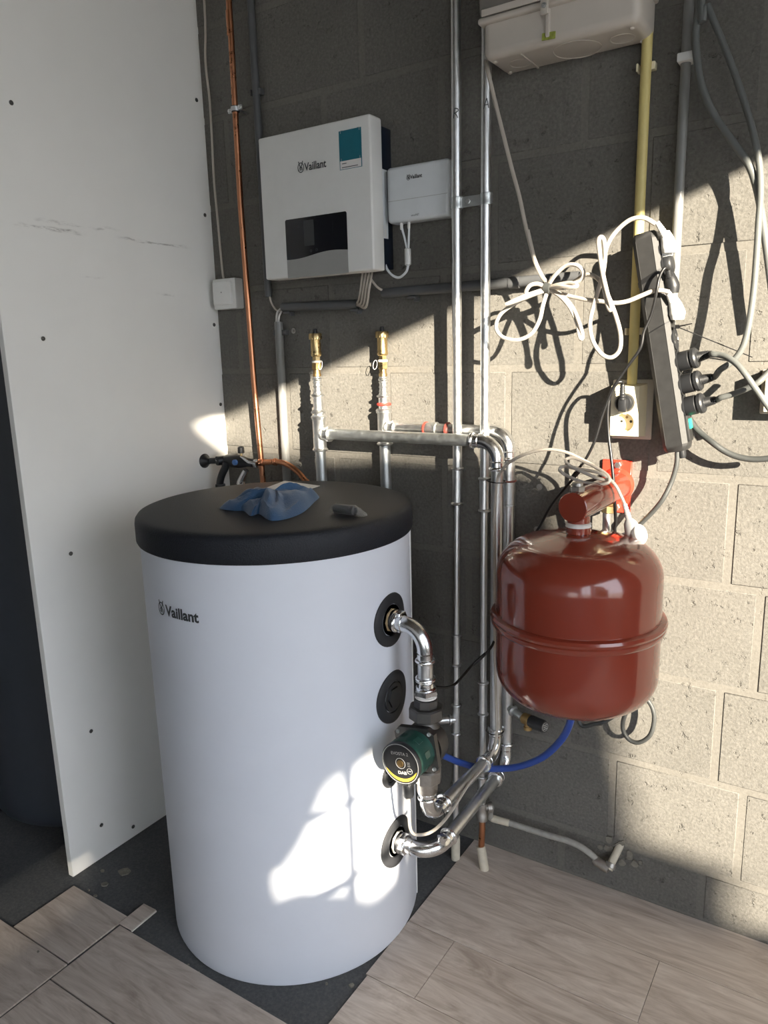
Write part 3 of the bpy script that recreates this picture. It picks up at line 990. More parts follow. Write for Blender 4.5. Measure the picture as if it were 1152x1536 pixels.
# double clamp
ck = (0.8156, -0.0500, 1.5813)
clamp = thing('pipe_clamp', 'grey double pipe clamp bolted between risers R and A', 'pipe clamp', (ck[0], 0.0, ck[2]))
cz = ck[2]
for xc in (RXp + 0.004, AXp + 0.004):
    m2 = MB()
    m2.lathe([(0.011, -0.012), (0.0132, -0.012), (0.0138, -0.009), (0.0130, -0.006), (0.0130, 0.006), (0.0138, 0.009), (0.0132, 0.012), (0.011, 0.012)], (xc, PYR, cz), (0, 0, 1), 24)
    m2.build('clamp_band', 'zinc_dull', clamp)
MB().box(((RXp + AXp) / 2 + 0.004, PYR, cz), (AXp - RXp - 0.020, 0.004, 0.022), bev=0.001, seg=1).build('bridge', 'zinc_dull', clamp)
m2 = MB()
m2.hexa((ck[0], PYR - 0.002, cz), (0, -1, 0), 0.0052, 0.004)
m2.cyl((ck[0], PYR - 0.005, cz), (ck[0], -0.001, cz), 0.003, 10)
m2.build('bolt', 'zinc', clamp)
# lower stand-off clamp at the bottom of the fuse box is hidden

# ------------------------------------------------------------------ collector with air vents (front and rear)
FY, RY = -0.083, -0.028
F0 = Vector((0.4084, -0.0830, 1.0729))
F1 = Vector((0.7889, -0.0830, 1.0724))
FZ = (F0.z + F1.z) / 2
FX = ((0.4082, -0.0830, 0.9892))[0]
R0 = Vector((0.5684, -0.0280, 1.0832))
RZ = ((0.6505, -0.0280, 1.0883))[2]
RXt = ((0.5689, -0.0280, 1.0085))[0]
FRX = 0.898      # front riser
RRX = 0.902      # rear riser
PR = 0.0138

def air_vent(x, y, zb, seal, label, loop_side):
    """zb: height of the tee axis"""
    top = thing('air_vent', label, 'air vent', (x, y, zb))
    return top

def vent_stack(parent, x, y, z0, z1, z2, z3, vent_mat):
    pass

def collector(name, label, x, y, z, rx, pz_low, red, elb, zlist):
    t = thing(name, label, 'pipe', (x, y, 0.6))
    # tee
    mb = MB()
    mb.lathe([(PR + 0.001, -0.045), (PR + 0.006, -0.043), (PR + 0.0065, -0.040), (PR + 0.004, -0.037), (PR + 0.003, -0.033), (PR + 0.003, 0.035), (PR + 0.006, 0.040), (PR + 0.0065, 0.043), (PR + 0.004, 0.046)], (x, y, z), (0, 0, 1), 22)
    mb.lathe([(PR + 0.002, 0.0), (PR + 0.002, 0.026), (PR + 0.006, 0.028), (PR + 0.0065, 0.031), (PR + 0.006, 0.034), (PR + 0.001, 0.036)], (x, y, z), (1, 0, 0), 22)
    mb.torus((x + 0.012, y, z), (1, 0, 0), PR + 0.002, 0.004, 22, 8)
    mb.build('tee', 'zinc', t)
    MB().cyl((x, y, z - 0.03), (x, y, 0.62), PR, 24).build('drop_pipe', 'zinc_dull', t)
    MB().tube(arc((x, y, 0.62), (x, y, 0.60), (x, y + 0.02, 0.60), 6) + [(x, 0.0, 0.60)], PR, 20).build('wall_stub', 'zinc_dull', t)
    # run
    xe = rx - 0.034
    MB().cyl((x + 0.02, y, z), (xe, y, z), PR, 24).build('run_pipe', 'zinc_dull' if not red else 'zinc', t)
    # reducer stack above the tee
    zz = zlist
    mb = MB()
    r = PR
    mb.lathe([(r, z + 0.04 - z), (r, zz[0] - z - 0.002), (r + 0.005, zz[0] - z - 0.001), (r + 0.006, zz[0] - z + 0.002), (r + 0.003, zz[0] - z + 0.005),
              (r - 0.001, zz[0] - z + 0.008), (r - 0.001, zz[1] - z - 0.004), (r + 0.003, zz[1] - z - 0.002), (r + 0.004, zz[1] - z + 0.001), (r - 0.002, zz[1] - z + 0.004),
              (r - 0.004, zz[1] - z + 0.012), (r - 0.004, zz[2] - z - 0.012), (r - 0.002, zz[2] - z - 0.010), (r - 0.0015, zz[2] - z - 0.006), (r - 0.004, zz[2] - z - 0.003), (r - 0.004, zz[2] - z)], (x, y, z), (0, 0, 1), 22)
    for k in range(3):
        h = zz[1] + (zz[2] - zz[1]) * (0.25 + 0.22 * k)
        mb.torus((x, y, h), (0, 0, 1), r - 0.0035, 0.0015, 20, 6)
    mb.build('reducer_stack', 'zinc', t)
    return t
zf = [((0.4092, -0.0830, 1.1255))[2], ((0.4094, -0.0830, 1.1689))[2], ((0.4055, -0.0830, 1.2153))[2], ((0.4050, -0.0830, 1.3202))[2]]
zr = [((0.5656, -0.0280, 1.1243))[2], ((0.5649, -0.0280, 1.1651))[2], ((0.5652, -0.0280, 1.2123))[2], ((0.5638, -0.0280, 1.3199))[2]]
cf = collector('collector_pipe', 'front galvanised collector pipe crossing before risers R and A', FX, FY, FZ, FRX, 0, False, None, zf)
cr = collector('collector_pipe', 'rear galvanised collector pipe with red sealing rings passing behind risers R and A', RXt, RY, RZ, RRX, 0, True, None, zr)
# red seals and union on the rear run
mb = MB()
xu = ((0.6873, -0.0280, 1.0888))[0]
mb.lathe([(PR, -0.002), (PR + 0.0035, -0.0015), (PR + 0.0035, 0.0015), (PR, 0.002)], (xu, RY, RZ), (1, 0, 0), 22)
mb.build('red_ring', 'red_seal', cr)
MB().lathe([(PR - 0.002, -0.004), (PR + 0.003, -0.003), (PR + 0.0045, 0), (PR + 0.003, 0.003), (PR - 0.002, 0.004)], (RXt, RY, zr[1] - 0.020), (0, 0, 1), 22).build('red_ring', 'red_seal', cr)
mb = MB()
mb.lathe([(PR, 0.002), (PR + 0.002, 0.003), (PR + 0.002, 0.022), (PR + 0.0035, 0.024), (PR + 0.0035, 0.03), (PR, 0.031)], (xu, RY, RZ), (1, 0, 0), 22)
mb.build('coupling', 'zinc_dull', cr)
xu2 = ((0.7455, -0.0280, 1.0891))[0]
MB().lathe([(PR, -0.002), (PR + 0.004, -0.0015), (PR + 0.004, 0.0035), (PR, 0.004)], (xu2, RY, RZ), (1, 0, 0), 22).build('dark_ring', 'dark_seal', cr)
# elbows down
def riser(t, y, zrun, rx, zlow, mats):
    elbow('elbow', (rx - 0.040, y, zrun), (rx, y, zrun), (rx, y, zrun - 0.040), PR, t, 'chrome')
    return t
riser(cf, FY, FZ, FRX, 0, None)
riser(cr, RY, RZ, RRX, 0, None)
# verticals
FZL, RZL = 0.325, 0.262
MB().cyl((FRX, FY, FZ - 0.05), (FRX, FY, FZL + 0.06), PR, 24).build('down_pipe', 'zinc', cf)
MB().cyl((RRX, RY, RZ - 0.05), (RRX, RY, RZL + 0.05), PR, 24).build('down_pipe', 'zinc', cr)
mb = MB()
z1, z0 = ((0.8984, -0.0280, 0.9770))[2], ((0.8989, -0.0280, 0.9195))[2]
mb.lathe([(PR, 0), (PR + 0.003, 0.001), (PR + 0.003, 0.004), (PR + 0.0022, 0.005), (PR + 0.0022, z1 - z0)], (RRX, RY, z0), (0, 0, 1), 22)
mb.build('coupling', 'zinc_dull', cr)
MB().lathe([(PR + 0.002, -0.002), (PR + 0.0045, 0), (PR + 0.002, 0.002)], (RRX, RY, z1), (0, 0, 1), 22).build('red_ring', 'dark_seal', cr)
# air vents: brass automatic vents on valves
for (x, y, zz, nm, side, bm_) in ((FX, FY, zf, 'left brass air vent with black cap above the tee, half in shade', 0.9, 'brass'), (RXt, RY, zr, 'right brass air vent with black cap above the red ring, in the sun', -1.0, 'brass')):
    t = thing('air_vent', nm, 'air vent', (x, y, zz[2]))
    H = zz[3] - zz[2]
    k = H / 0.098
    mb = MB()
    mb.lathe([(0.0085, 0.0), (0.0105, 0.001), (0.0105, 0.006 * k), (0.0090, 0.008 * k), (0.0088, 0.018 * k)], (x, y, zz[2]), (0, 0, 1), 20)
    mb.hexa((x, y, zz[2] + 0.016 * k), (0, 0, 1), 0.0125, 0.016 * k, 6, 0.001)
    mb.build('check_valve', 'brass_dull' if side > 0 else 'brass', t)
    mb = MB()
    mb.lathe([(0.0115, 0.032 * k), (0.0118, 0.033 * k), (0.0118, 0.036 * k), (0.010, 0.037 * k)], (x, y, zz[2]), (0, 0, 1), 20)
    sg = 14
    lp = [(x + side * 0.0125 + side * 0.006 * (1 - math.cos(a)), y - 0.006 + 0.003 * math.sin(a), zz[2] + 0.026 * k + 0.011 * math.sin(a)) for a in [2 * PI * q / sg for q in range(sg)]]
    mb.tube(lp, 0.0007, 5, closed=True)
    mb.build('tag_wire', 'ptfe', t)
    mb = MB()
    mb.hexa((x, y, zz[2] + 0.036 * k), (0, 0, 1), 0.0102, 0.010 * k, 6)
    mb.build('lock_nut', 'brass', t)
    mb = MB()
    mb.lathe([(0.009, 0.045 * k), (0.0125, 0.047 * k), (0.0133, 0.049 * k), (0.0133, 0.054 * k), (0.0126, 0.056 * k), (0.0126, 0.084 * k), (0.0128, 0.085 * k)], (x, y, zz[2]), (0, 0, 1), 24)
    mb.build('float_chamber', 'brass', t)
    mb = MB()
    n = 40
    rings = []
    for (r, h) in ((0.0125, 0.084 * k), (0.0160, 0.0845 * k), (0.0160, 0.0965 * k), (0.0150, 0.098 * k), (0.001, 0.098 * k)):
        rings.append([(x + (r + (0.0004 if q % 2 else -0.0004) * (r > 0.0155)) * math.cos(2 * PI * q / n), y + (r + (0.0004 if q % 2 else -0.0004) * (r > 0.0155)) * math.sin(2 * PI * q / n), zz[2] + h) for q in range(n)])
    mb.ring_sweep(rings, smooth=False)
    mb.build('knurled_cap', 'brass', t)
    mb = MB()
    mb.lathe([(0.0055, 0.0978 * k), (0.0055, 0.102 * k), (0.0048, 0.1025 * k), (0.0052, 0.103 * k), (0.0052, 0.107 * k), (0.004, 0.1085 * k), (0.001, 0.1085 * k)], (x, y, zz[2]), (0, 0, 1), 14)
    mb.build('bleed_cap', 'black', t)

# ------------------------------------------------------------------ pump group beside the tank
PX, PY = 0.886, -0.393
zc_t, zc_b = 0.742, 0.236
# top connection, part of the pump pipework
pg = thing('pump_pipework', 'bright zinc elbows and pipe linking tank, pump and front riser', 'pipe', (PX, PY, 0.3))
mb = MB()
mb.hexa((TX + TR - 0.004, TY, zc_t), (1, 0, 0), 0.0245, 0.010, 8, 0.0012)
mb.build('thread_seal', 'hemp', pg)
mb = MB()
mb.lathe([(0.018, 0.004), (0.0225, 0.006), (0.0225, 0.012), (0.0200, 0.014), (0.0200, 0.018)], (TX + TR, TY, zc_t), (1, 0, 0), 22)
mb.hexa((TX + TR + 0.012, TY, zc_t), (1, 0, 0), 0.0225, 0.016, 6, 0.001)
mb.build('adapter', 'chrome', pg)
elbow('elbow', (PX - 0.045, PY, zc_t), (PX, PY, zc_t), (PX, PY, zc_t - 0.048), 0.0145, pg, 'chrome')
MB().cyl((PX, PY, 0.675), (PX, PY, 0.632), 0.0152, 24).build('pipe_piece', 'zinc', pg)
mb = MB()
sleeve(mb, (PX, PY, 0.612), (PX, PY, 0.636), 0.0158)
bead(mb, (PX, PY, 0.636), (0, 0, 1), 0.0165)
mb.hexa((PX, PY, 0.603), (0, 0, 1), 0.0245, 0.011, 6, 0.0012)
mb.build('adapter', 'chrome', pg)
MB().lathe([(0.019, 0.0), (0.0222, 0.001), (0.0215, 0.004), (0.0228, 0.006), (0.018, 0.009)], (PX, PY, 0.596), (0, 0, 1), 18).build('thread_seal', 'ptfe', pg)
# lower elbow toward the wall and the run to the front riser
elbow('elbow', (PX, PY, FZL + 0.042), (PX, PY, FZL), (PX + 0.002, PY + 0.045, FZL), 0.0145, pg, 'chrome')
MB().cyl((PX + 0.002, PY + 0.05, FZL), (FRX - 0.002, FY - 0.05, FZL), PR, 24).build('run_pipe', 'zinc', pg)
elbow('elbow', (FRX - 0.002, FY - 0.042, FZL), (FRX, FY, FZL), (FRX, FY, FZL + 0.042), PR, pg, 'chrome')
mb = MB()
sleeve(mb, (PX, PY, FZL + 0.045), (PX, PY, FZL + 0.066), 0.0155)
mb.build('adapter', 'chrome', pg)

# return pipework from the bottom connection to the rear riser
rg = thing('return_pipework', 'bright zinc elbow and pipe from the lowest tank connection to the rear riser', 'pipe', (0.86, TY, zc_b))
MB().hexa((TX + TR - 0.004, TY, zc_b), (1, 0, 0), 0.0245, 0.010, 8, 0.0012).build('thread_seal', 'ptfe', rg)
mb = MB()
mb.lathe([(0.018, 0.004), (0.0225, 0.006), (0.0225, 0.012), (0.0200, 0.014), (0.0200, 0.020)], (TX + TR, TY, zc_b), (1, 0, 0), 22)
mb.hexa((TX + TR + 0.012, TY, zc_b), (1, 0, 0), 0.0225, 0.014, 6, 0.001)
mb.build('adapter', 'chrome', rg)
CXb = 0.893
dirb = (Vector((RRX, RY, RZL)) - Vector((CXb, TY, zc_b))).normalized()
elbow('elbow', (CXb - 0.046, TY, zc_b), (CXb, TY, zc_b), Vector((CXb, TY, zc_b)) + dirb * 0.046, 0.0145, rg, 'chrome')
MB().cyl(Vector((CXb, TY, zc_b)) + dirb * 0.05, Vector((RRX, RY, RZL)) - dirb * 0.05, PR, 24).build('run_pipe', 'zinc', rg)
elbow('elbow', Vector((RRX, RY, RZL)) - dirb * 0.042, (RRX, RY, RZL), (RRX, RY, RZL + 0.042), PR, rg, 'chrome')
# drain cock on the lower elbow
mb = MB()
mb.lathe([(0.008, 0), (0.0085, 0.008), (0.011, 0.010), (0.011, 0.016), (0.006, 0.018)], (CXb + 0.004, TY + 0.03, zc_b + 0.012), (0.1, 0.1, 1), 14)
mb.build('drain_plug', 'chrome', rg)

# the pump itself
PZ = 0.498
pump = thing('circulation_pump', 'green circulation pump with a round black control face beside the tank', 'pump', (PX, PY, PZ - 0.09))
mb = MB()
mb.lathe([(0.0185, 0.0), (0.020, 0.001), (0.020, 0.010), (0.0175, 0.012), (0.0175, 0.022)], (PX, PY, 0.575), (0, 0, 1), 20)
mb.hexa((PX, PY, 0.552), (0, 0, 1), 0.0355, 0.026, 8, 0.003)
mb.hexa((PX, PY, 0.577), (0, 0, 1), 0.0245, 0.018, 8, 0.0015)
mb.build('union_nut', 'iron', pump)
mb = MB()
mb.hexa((PX, PY, 0.412), (0, 0, 1), 0.0300, 0.030, 8, 0.003)
mb.lathe([(0.0205, -0.024), (0.0215, -0.022), (0.0215, -0.004), (0.0235, -0.002), (0.0235, 0.002)], (PX, PY, 0.412), (0, 0, 1), 20)
mb.build('union_nut', 'nickel', pump)
# volute
mb = MB()
mb.lathe([(0.020, -0.055), (0.022, -0.045), (0.030, -0.030), (0.036, -0.010), (0.036, 0.010), (0.030, 0.030), (0.022, 0.045), (0.020, 0.055)], (PX, PY, PZ), (0, 0, 1), 22)
mb.lathe([(0.030, 0.022), (0.042, 0.016), (0.045, 0.0), (0.045, -0.020)], (PX, PY, PZ), (0, 1, 0), 28)
mb.build('volute', 'iron', pump)
PFX = PX - 0.003
# square flange with four screws
fy = PY - 0.024
rot = Matrix.Rotation(math.radians(-9), 3, 'Y')
mb = MB()
pol = []
for (sx, sz) in ((1, 1), (-1, 1), (-1, -1), (1, -1)):
    for (ax_, az_) in (((0.0455, 0.034), (0.034, 0.0455)) if sx * sz > 0 else ((0.034, 0.0455), (0.0455, 0.034))):
        pol.append((sx * ax_, sz * az_))
pv = [rot @ Vector((a, 0, b)) for a, b in pol]
mb.add([Vector((PFX, fy, PZ)) + p for p in pv] + [Vector((PFX, fy - 0.012, PZ)) + p for p in pv],
       [list(range(8))[::-1], list(range(8, 16))] + [[i, (i + 1) % 8, 8 + (i + 1) % 8, 8 + i] for i in range(8)], False)
flange = mb.build('flange', 'iron', pump)
for (sx, sz) in ((1, 1), (-1, 1), (-1, -1), (1, -1)):
    q = Vector((PFX, fy - 0.012, PZ)) + rot @ Vector((sx * 0.036, 0, sz * 0.036))
    MB().lathe([(0.0042, 0), (0.0042, 0.003), (0.0032, 0.0035), (0.0022, 0.0015), (0.0003, 0.0015)], q, (0, -1, 0), 10).build('screw', 'zinc_dull', flange)
mb = MB()
mb.lathe([(0.041, 0.0), (0.0405, 0.004), (0.0415, 0.008), (0.0415, 0.042), (0.0425, 0.044), (0.0425, 0.052)], (PFX, fy - 0.012, PZ), (0, -1, 0), 48)
for k in range(8):
    a = 2 * PI * k / 8 + 0.3
    d = Vector((math.cos(a), 0, math.sin(a)))
    mb.box(Vector((PFX, fy - 0.036, PZ)) + d * 0.0412, (0.014, 0.016, 0.0016), Matrix.Rotation(-a + PI / 2, 3, 'Y'), 0.0004, 1)
mb.build('motor_housing', 'green_pump', pump)
ff = fy - 0.064
mb = MB()
mb.lathe([(0.0425, 0.0), (0.0432, 0.001), (0.0432, 0.006), (0.0415, 0.009), (0.0385, 0.0095), (0.0375, 0.008), (0.0005, 0.008)], (PFX, ff, PZ), (0, -1, 0), 48)
face = mb.build('control_face', 'black', pump)
fyy = ff - 0.0083
MB().torus((PFX, ff - 0.0088, PZ), (0, -1, 0), 0.0400, 0.0009, 48, 6).build('trim_ring', 'grey_print', face)
mb = MB()
rot2 = lambda u, v: Vector((PFX, fyy, PZ)) + rot @ Vector((u, 0, v))
n = 26
outer, inner = [], []
for k in range(n + 1):
    a = math.radians(198 + (338 - 198) * k / n)
    w = 0.0062 * max(0.0, math.sin(PI * k / n)) ** 0.6 + 0.0002
    outer.append(rot2(0.0370 * math.cos(a), 0.0370 * math.sin(a)))
    inner.append(rot2((0.0370 - w) * math.cos(a), (0.0370 - w) * math.sin(a)))
mb.add(outer + inner, [[i, i + 1, n + 2 + i, n + 1 + i] for i in range(n)], False)
mb.build('yellow_arc', 'yellow', face)
ux_, uz_ = rot @ Vector((1, 0, 0)), rot @ Vector((0, 0, 1))
text_mesh('model_lettering', 'EVOSTA 2', 0.0088, rot2(0.0015, 0.0205), ux_, uz_, 'grey_print', face, width=1.0)
text_mesh('maker_lettering', 'DAB', 0.0088, rot2(0.0015, -0.0185), ux_, uz_, 'grey_print', face, width=1.15, bold=0.0004)
MB().torus(rot2(0, 0.0005), (0, -1, 0), 0.0105, 0.0005, 28, 5).build('dial_mark', 'grey_print', face)
MB().lathe([(0.0075, 0), (0.0070, 0.002), (0.0045, 0.003), (0.0005, 0.002)], rot2(0, 0.0005), (0, -1, 0), 20).build('plug_screw', 'brass_dull', face)
MB().torus(rot2(0.0185, -0.0135), (0, -1, 0), 0.0058, 0.0005, 22, 5).build('button', 'grey_print', face)
mb = MB()
for k in range(3):
    c = rot2(0.0185, 0.0035 - 0.0035 * k)
    mb.box(c, (0.006, 0.0006, 0.0006), rot)
mb.box(rot2(0.0185, -0.0135), (0.006, 0.0006, 0.0016), rot)
mb.build('indicator_bars', 'grey_print', face)
# power connector under the face
pc = Vector((PFX - 0.001, fy - 0.044, PZ - 0.041))
mb = MB()
mb.box(pc + Vector((0, 0, -0.006)), (0.030, 0.026, 0.020), rot, 0.003)
conn = mb.build('connector', 'black', pump)
MB().lathe([(0.0100, 0.0), (0.0112, -0.002), (0.0112, -0.026), (0.0095, -0.031), (0.004, -0.032)], pc + Vector((0, 0, -0.014)), (0, 0, 1), 18).build('cable_gland', 'black', conn)
MB().lathe([(0.0028, 0), (0.0028, 0.0015), (0.0003, 0.0018)], pc + Vector((0.011, -0.013, -0.010)), (0, -1, 0), 10).build('screw', 'zinc', conn)

# pump mains cable, up the riser to a coil and a dangling plug
CW = 0.0033
p_end = pc + Vector((0, 0, -0.046))
pcab = [tuple(p_end), tuple(p_end + Vector((0.001, -0.001, -0.018)))] + [((0.8765, -0.4450, 0.3242)), ((0.8944, -0.4300, 0.3120)), ((0.9116, -0.4000, 0.3158)), ((0.9138, -0.3400, 0.3210)), ((0.9080, -0.2500, 0.3315)), ((0.9054, -0.1700, 0.3299)), ((0.9049, -0.1180, 0.3434)), ((0.9126, -0.1120, 0.3802)), ((0.9097, -0.1060, 0.4245)), ((0.9056, -0.1040, 0.5275)), ((0.9025, -0.1040, 0.6292)), ((0.9016, -0.1040, 0.8194)), ((0.9013, -0.1040, 0.8941)), ((0.9035, -0.1040, 0.9531)), ((0.9095, -0.1060, 0.9945)), ((0.9323, -0.1200, 1.0251)), ((0.9661, -0.1300, 1.0479)), ((0.9948, -0.1300, 1.0598)), ((1.0202, -0.1300, 1.0664)), ((1.0445, -0.1250, 1.0668)), ((1.0697, -0.1200, 1.0615)), ((1.0923, -0.1150, 1.0514)), ((1.1181, -0.1050, 1.0361)), ((1.1484, -0.1100, 1.0175)), ((1.1591, -0.1300, 1.0132)), ((1.1390, -0.1400, 1.0169)), ((1.1077, -0.1450, 1.0295)), ((1.0796, -0.1400, 1.0399)), ((1.0699, -0.1300, 1.0486)), ((1.0837, -0.1250, 1.0522)), ((1.1117, -0.1300, 1.0451)), ((1.1392, -0.1350, 1.0347)), ((1.1594, -0.1400, 1.0229)), ((1.1624, -0.1450, 1.0112)), ((1.1448, -0.1500, 1.0069)), ((1.1099, -0.1500, 1.0095)), ((1.0747, -0.1450, 1.0203)), ((1.0606, -0.1400, 1.0293)), ((1.0684, -0.1350, 1.0355)), ((1.0884, -0.1300, 1.0320)), ((1.1161, -0.1350, 1.0304)), ((1.1456, -0.1400, 1.0266)), ((1.1631, -0.1400, 1.0162)), ((1.1759, -0.1400, 1.0034)), ((1.1868, -0.1400, 0.9836)), ((1.1934, -0.1400, 0.9703))]
pl = thing('pump_cable', 'white pump cable tied up the riser and coiled above the red vessel, plug dangling', 'cable', pcab[0])
MB().tube(smooth_path(pcab, 6), CW, 8).build('cord', 'cable_white', pl)
g0, g1, g2, g3 = [Vector(p) for p in (((1.1934, -0.1400, 0.9703)), ((1.2031, -0.1400, 0.9400)), ((1.2118, -0.1400, 0.9166)), ((1.2246, -0.1400, 0.9018)))]
mb = MB()
pts, rad = [], []
for k in range(12):
    t = k / 11
    pts.append(g0.lerp(g1, t))
    rad.append((0.0050 + 0.0022 * t) * (1.0 if k % 2 else 0.82))
mb.tube(pts, rad, 10)
mb.build('strain_relief', 'foggy_plug', pl)
mb = MB()
mb.tube([g1, g1.lerp(g2, 0.3), g2, g2.lerp(g3, 0.6), g3], [0.008, 0.0125, 0.0165, 0.0150, 0.009], 16)
nrm = Vector((0.75, -0.25, 0.35)).normalized()
mb.lathe([(0.0185, 0.0), (0.0195, 0.002), (0.0195, 0.010), (0.017, 0.0125), (0.001, 0.0125)], g2.lerp(g3, 0.45) + nrm * 0.002, nrm, 24)
mb.build('plug_body', 'foggy_plug', pl)
mb = MB()
for d in (-0.0095, 0.0095):
    pa = g2.lerp(g3, 0.45) - nrm * 0.010 + (g3 - g2).normalized() * d
    mb.cyl(pa, pa - nrm * 0.016, 0.0024, 8)
mb.build('pin', 'zinc', pl)
# cable ties that hold it
for i, (p, ax_, lab) in enumerate(((((0.9007, -0.0900, 0.9864)), (0.1, 0, 1), 'black cable tie round the riser and white cable near the red ring'),
                              (((0.9010, -0.0900, 0.3844)), (0, 0, 1), 'black cable tie round the riser and white cable above the blue hose'),
                              (((0.9137, -0.3600, 0.3374)), (0, 1, 0), 'black cable tie round the short pipe below the pump'))):
    ce = (FRX, FY - 0.006, p[2]) if i < 2 else (PX + 0.001, p[1], FZL - 0.006)
    o = MB().torus(ce, ax_, 0.0205, 0.0012, 24, 6).build('cable_tie', 'cable_black')
    tag(o, lab, 'cable tie', 'black cable ties')

# ------------------------------------------------------------------ control box on the wall
IX0, IX1, IZ0, IZ1 = 0.281, 0.605, 1.454, 1.780
icx, icz = (IX0 + IX1) / 2, (IZ0 + IZ1) / 2
ctl = thing('control_box', 'large white square control box with a black display and teal sticker on the wall', 'control box', (icx, 0, IZ0))
mb = MB().box((icx, -0.086, icz), (IX1 - IX0, 0.048, IZ1 - IZ0), bev=0.005, seg=3)
cover = mb.build('cover', 'white_pl', ctl)
MB().box((icx - 0.004, -0.031, icz), (IX1 - IX0 - 0.022, 0.062, IZ1 - IZ0 - 0.016), bev=0.003).build('back_housing', 'dark_blue', ctl)
IF = -0.1103
def iv(zx, zz):
    return Vector((zx, IF, zz))
d = [Vector(p) for p in (((0.3533, -0.1100, 1.5872)), ((0.5347, -0.1100, 1.5869)), ((0.5353, -0.1100, 1.5011)), ((0.3544, -0.1100, 1.5023)), ((0.5365, -0.1100, 1.4524)), ((0.3532, -0.1100, 1.4531)))]
dx0, dx1, dz1, dzm, dz0 = d[0].x, d[1].x, (d[0].z + d[1].z) / 2, (d[2].z + d[3].z) / 2, (d[4].z + d[5].z) / 2
n = 16
low = []
for k in range(n + 1):
    t = k / n
    low.append((dx0 + (dx1 - dx0) * t, dzm + 0.004 * math.cos(PI * 2 * t * 0.9 + 2.3) - 0.0035 + 0.006 * t))
poly = [(dx0 + 0.003, dz1), (dx0, dz1 - 0.003)] + low + [(dx1, dz1 - 0.003), (dx1 - 0.003, dz1)]
disp = MB().prism([(a, b) for a, b in poly], (0, -0.1095, 0), (1, 0, 0), (0, 0, 1), 0.0012).build('display', 'screen', ctl)
poly2 = low + [(dx1, dz0), (dx0, dz0)]
MB().prism(poly2, (0, -0.1095, 0), (1, 0, 0), (0, 0, 1), 0.0012).build('lower_panel', 'panel_grey', ctl)
q0, q1 = Vector((0.4095, -0.1110, 1.5798)), Vector((0.4394, -0.1110, 1.5224))
q2 = Vector((0.4769, -0.1110, 1.5247))
MB().box(((q0.x + q1.x) / 2, -0.1108, (q0.z + q1.z) / 2), (q1.x - q0.x, 0.0006, q0.z - q1.z)).build('screen', 'lcd', disp)
mb = MB()
for (a, b) in ((260, 728), (332, 868), (364, 862)):
    pass
for p in (((0.3941, -0.1110, 1.5686)), ((0.4283, -0.1110, 1.5105)), ((0.4450, -0.1110, 1.5114))):
    mb.torus((p[0], -0.1108, p[2]), (0, 1, 0), 0.0028, 0.0006, 14, 5)
for k in range(5):
    mb.box((((0.4943, -0.1110, 1.5688))[0], -0.1108, ((0.4943, -0.1110, 1.5688))[2] - 0.006 * k), (0.0014, 0.0006, 0.0014))
mb.build('touch_key', 'lcd', disp)
# lettering and emblem
pt = Vector((0.4513, -0.1100, 1.6964))
text_mesh('lettering', 'Vaillant', 0.02, (pt.x, IF, pt.z), (1, 0, 0), (0, 0, 1), 'print', ctl, fit=(abs(((0.4828, -0.1100, 1.6974))[0] - ((0.4193, -0.1100, 1.6991))[0]), 0.0175), bold=0.0004)
pe = Vector((0.4089, -0.1100, 1.6987))
hare_emblem(lambda x, y: Vector((pe.x + x, IF - 0.0004, pe.z + y)), 'print', ctl, 0.024)
# teal sticker with its white label strip (the code on it is left out)
s0, s1 = Vector((0.5209, -0.1100, 1.7552)), Vector((0.5818, -0.1100, 1.6741))
s2 = Vector((0.5201, -0.1100, 1.6884))
scx, sw = (s0.x + s1.x) / 2, s1.x - s0.x
st = MB().box((scx, IF - 0.0003, (s0.z + s1.z) / 2 + 0.001), (sw, 0.0006, s0.z - s1.z), bev=0.0002, seg=1).build('sticker', 'teal', ctl)
MB().box((scx, IF - 0.0008, s1.z + 0.0105), (sw - 0.004, 0.0004, 0.017)).build('label_strip', 'paper', st)
mb = MB()
for k, w in enumerate((0.9, 0.25)):
    mb.box((scx - (1 - w) * sw * 0.38, IF - 0.0011, s1.z + 0.0055 + 0.008 * k), (sw * 0.8 * w, 0.0003, 0.0016))
mb.build('print_line', 'print', st)
mb = MB()
zq = s0.z - 0.006
for (sx, sz) in ((-1, 1), (1, 1), (-1, -1), (1, -1)):
    cx_, cz_ = scx + sx * (sw / 2 - 0.006), (s0.z + s1.z) / 2 + 0.010 + sz * 0.032
    mb.box((cx_ - sx * 0.002, IF - 0.0008, cz_), (0.006, 0.0003, 0.0010))
    mb.box((cx_ + sx * 0.001, IF - 0.0008, cz_ - sz * 0.003), (0.0010, 0.0003, 0.006))
mb.build('corner_mark', 'grey_print', st)
# rating plate on the housing side
MB().box((IX1 - 0.0142, -0.034, icz - 0.012), (0.0012, 0.020, 0.150)).build('rating_plate', 'white_cool', ctl)

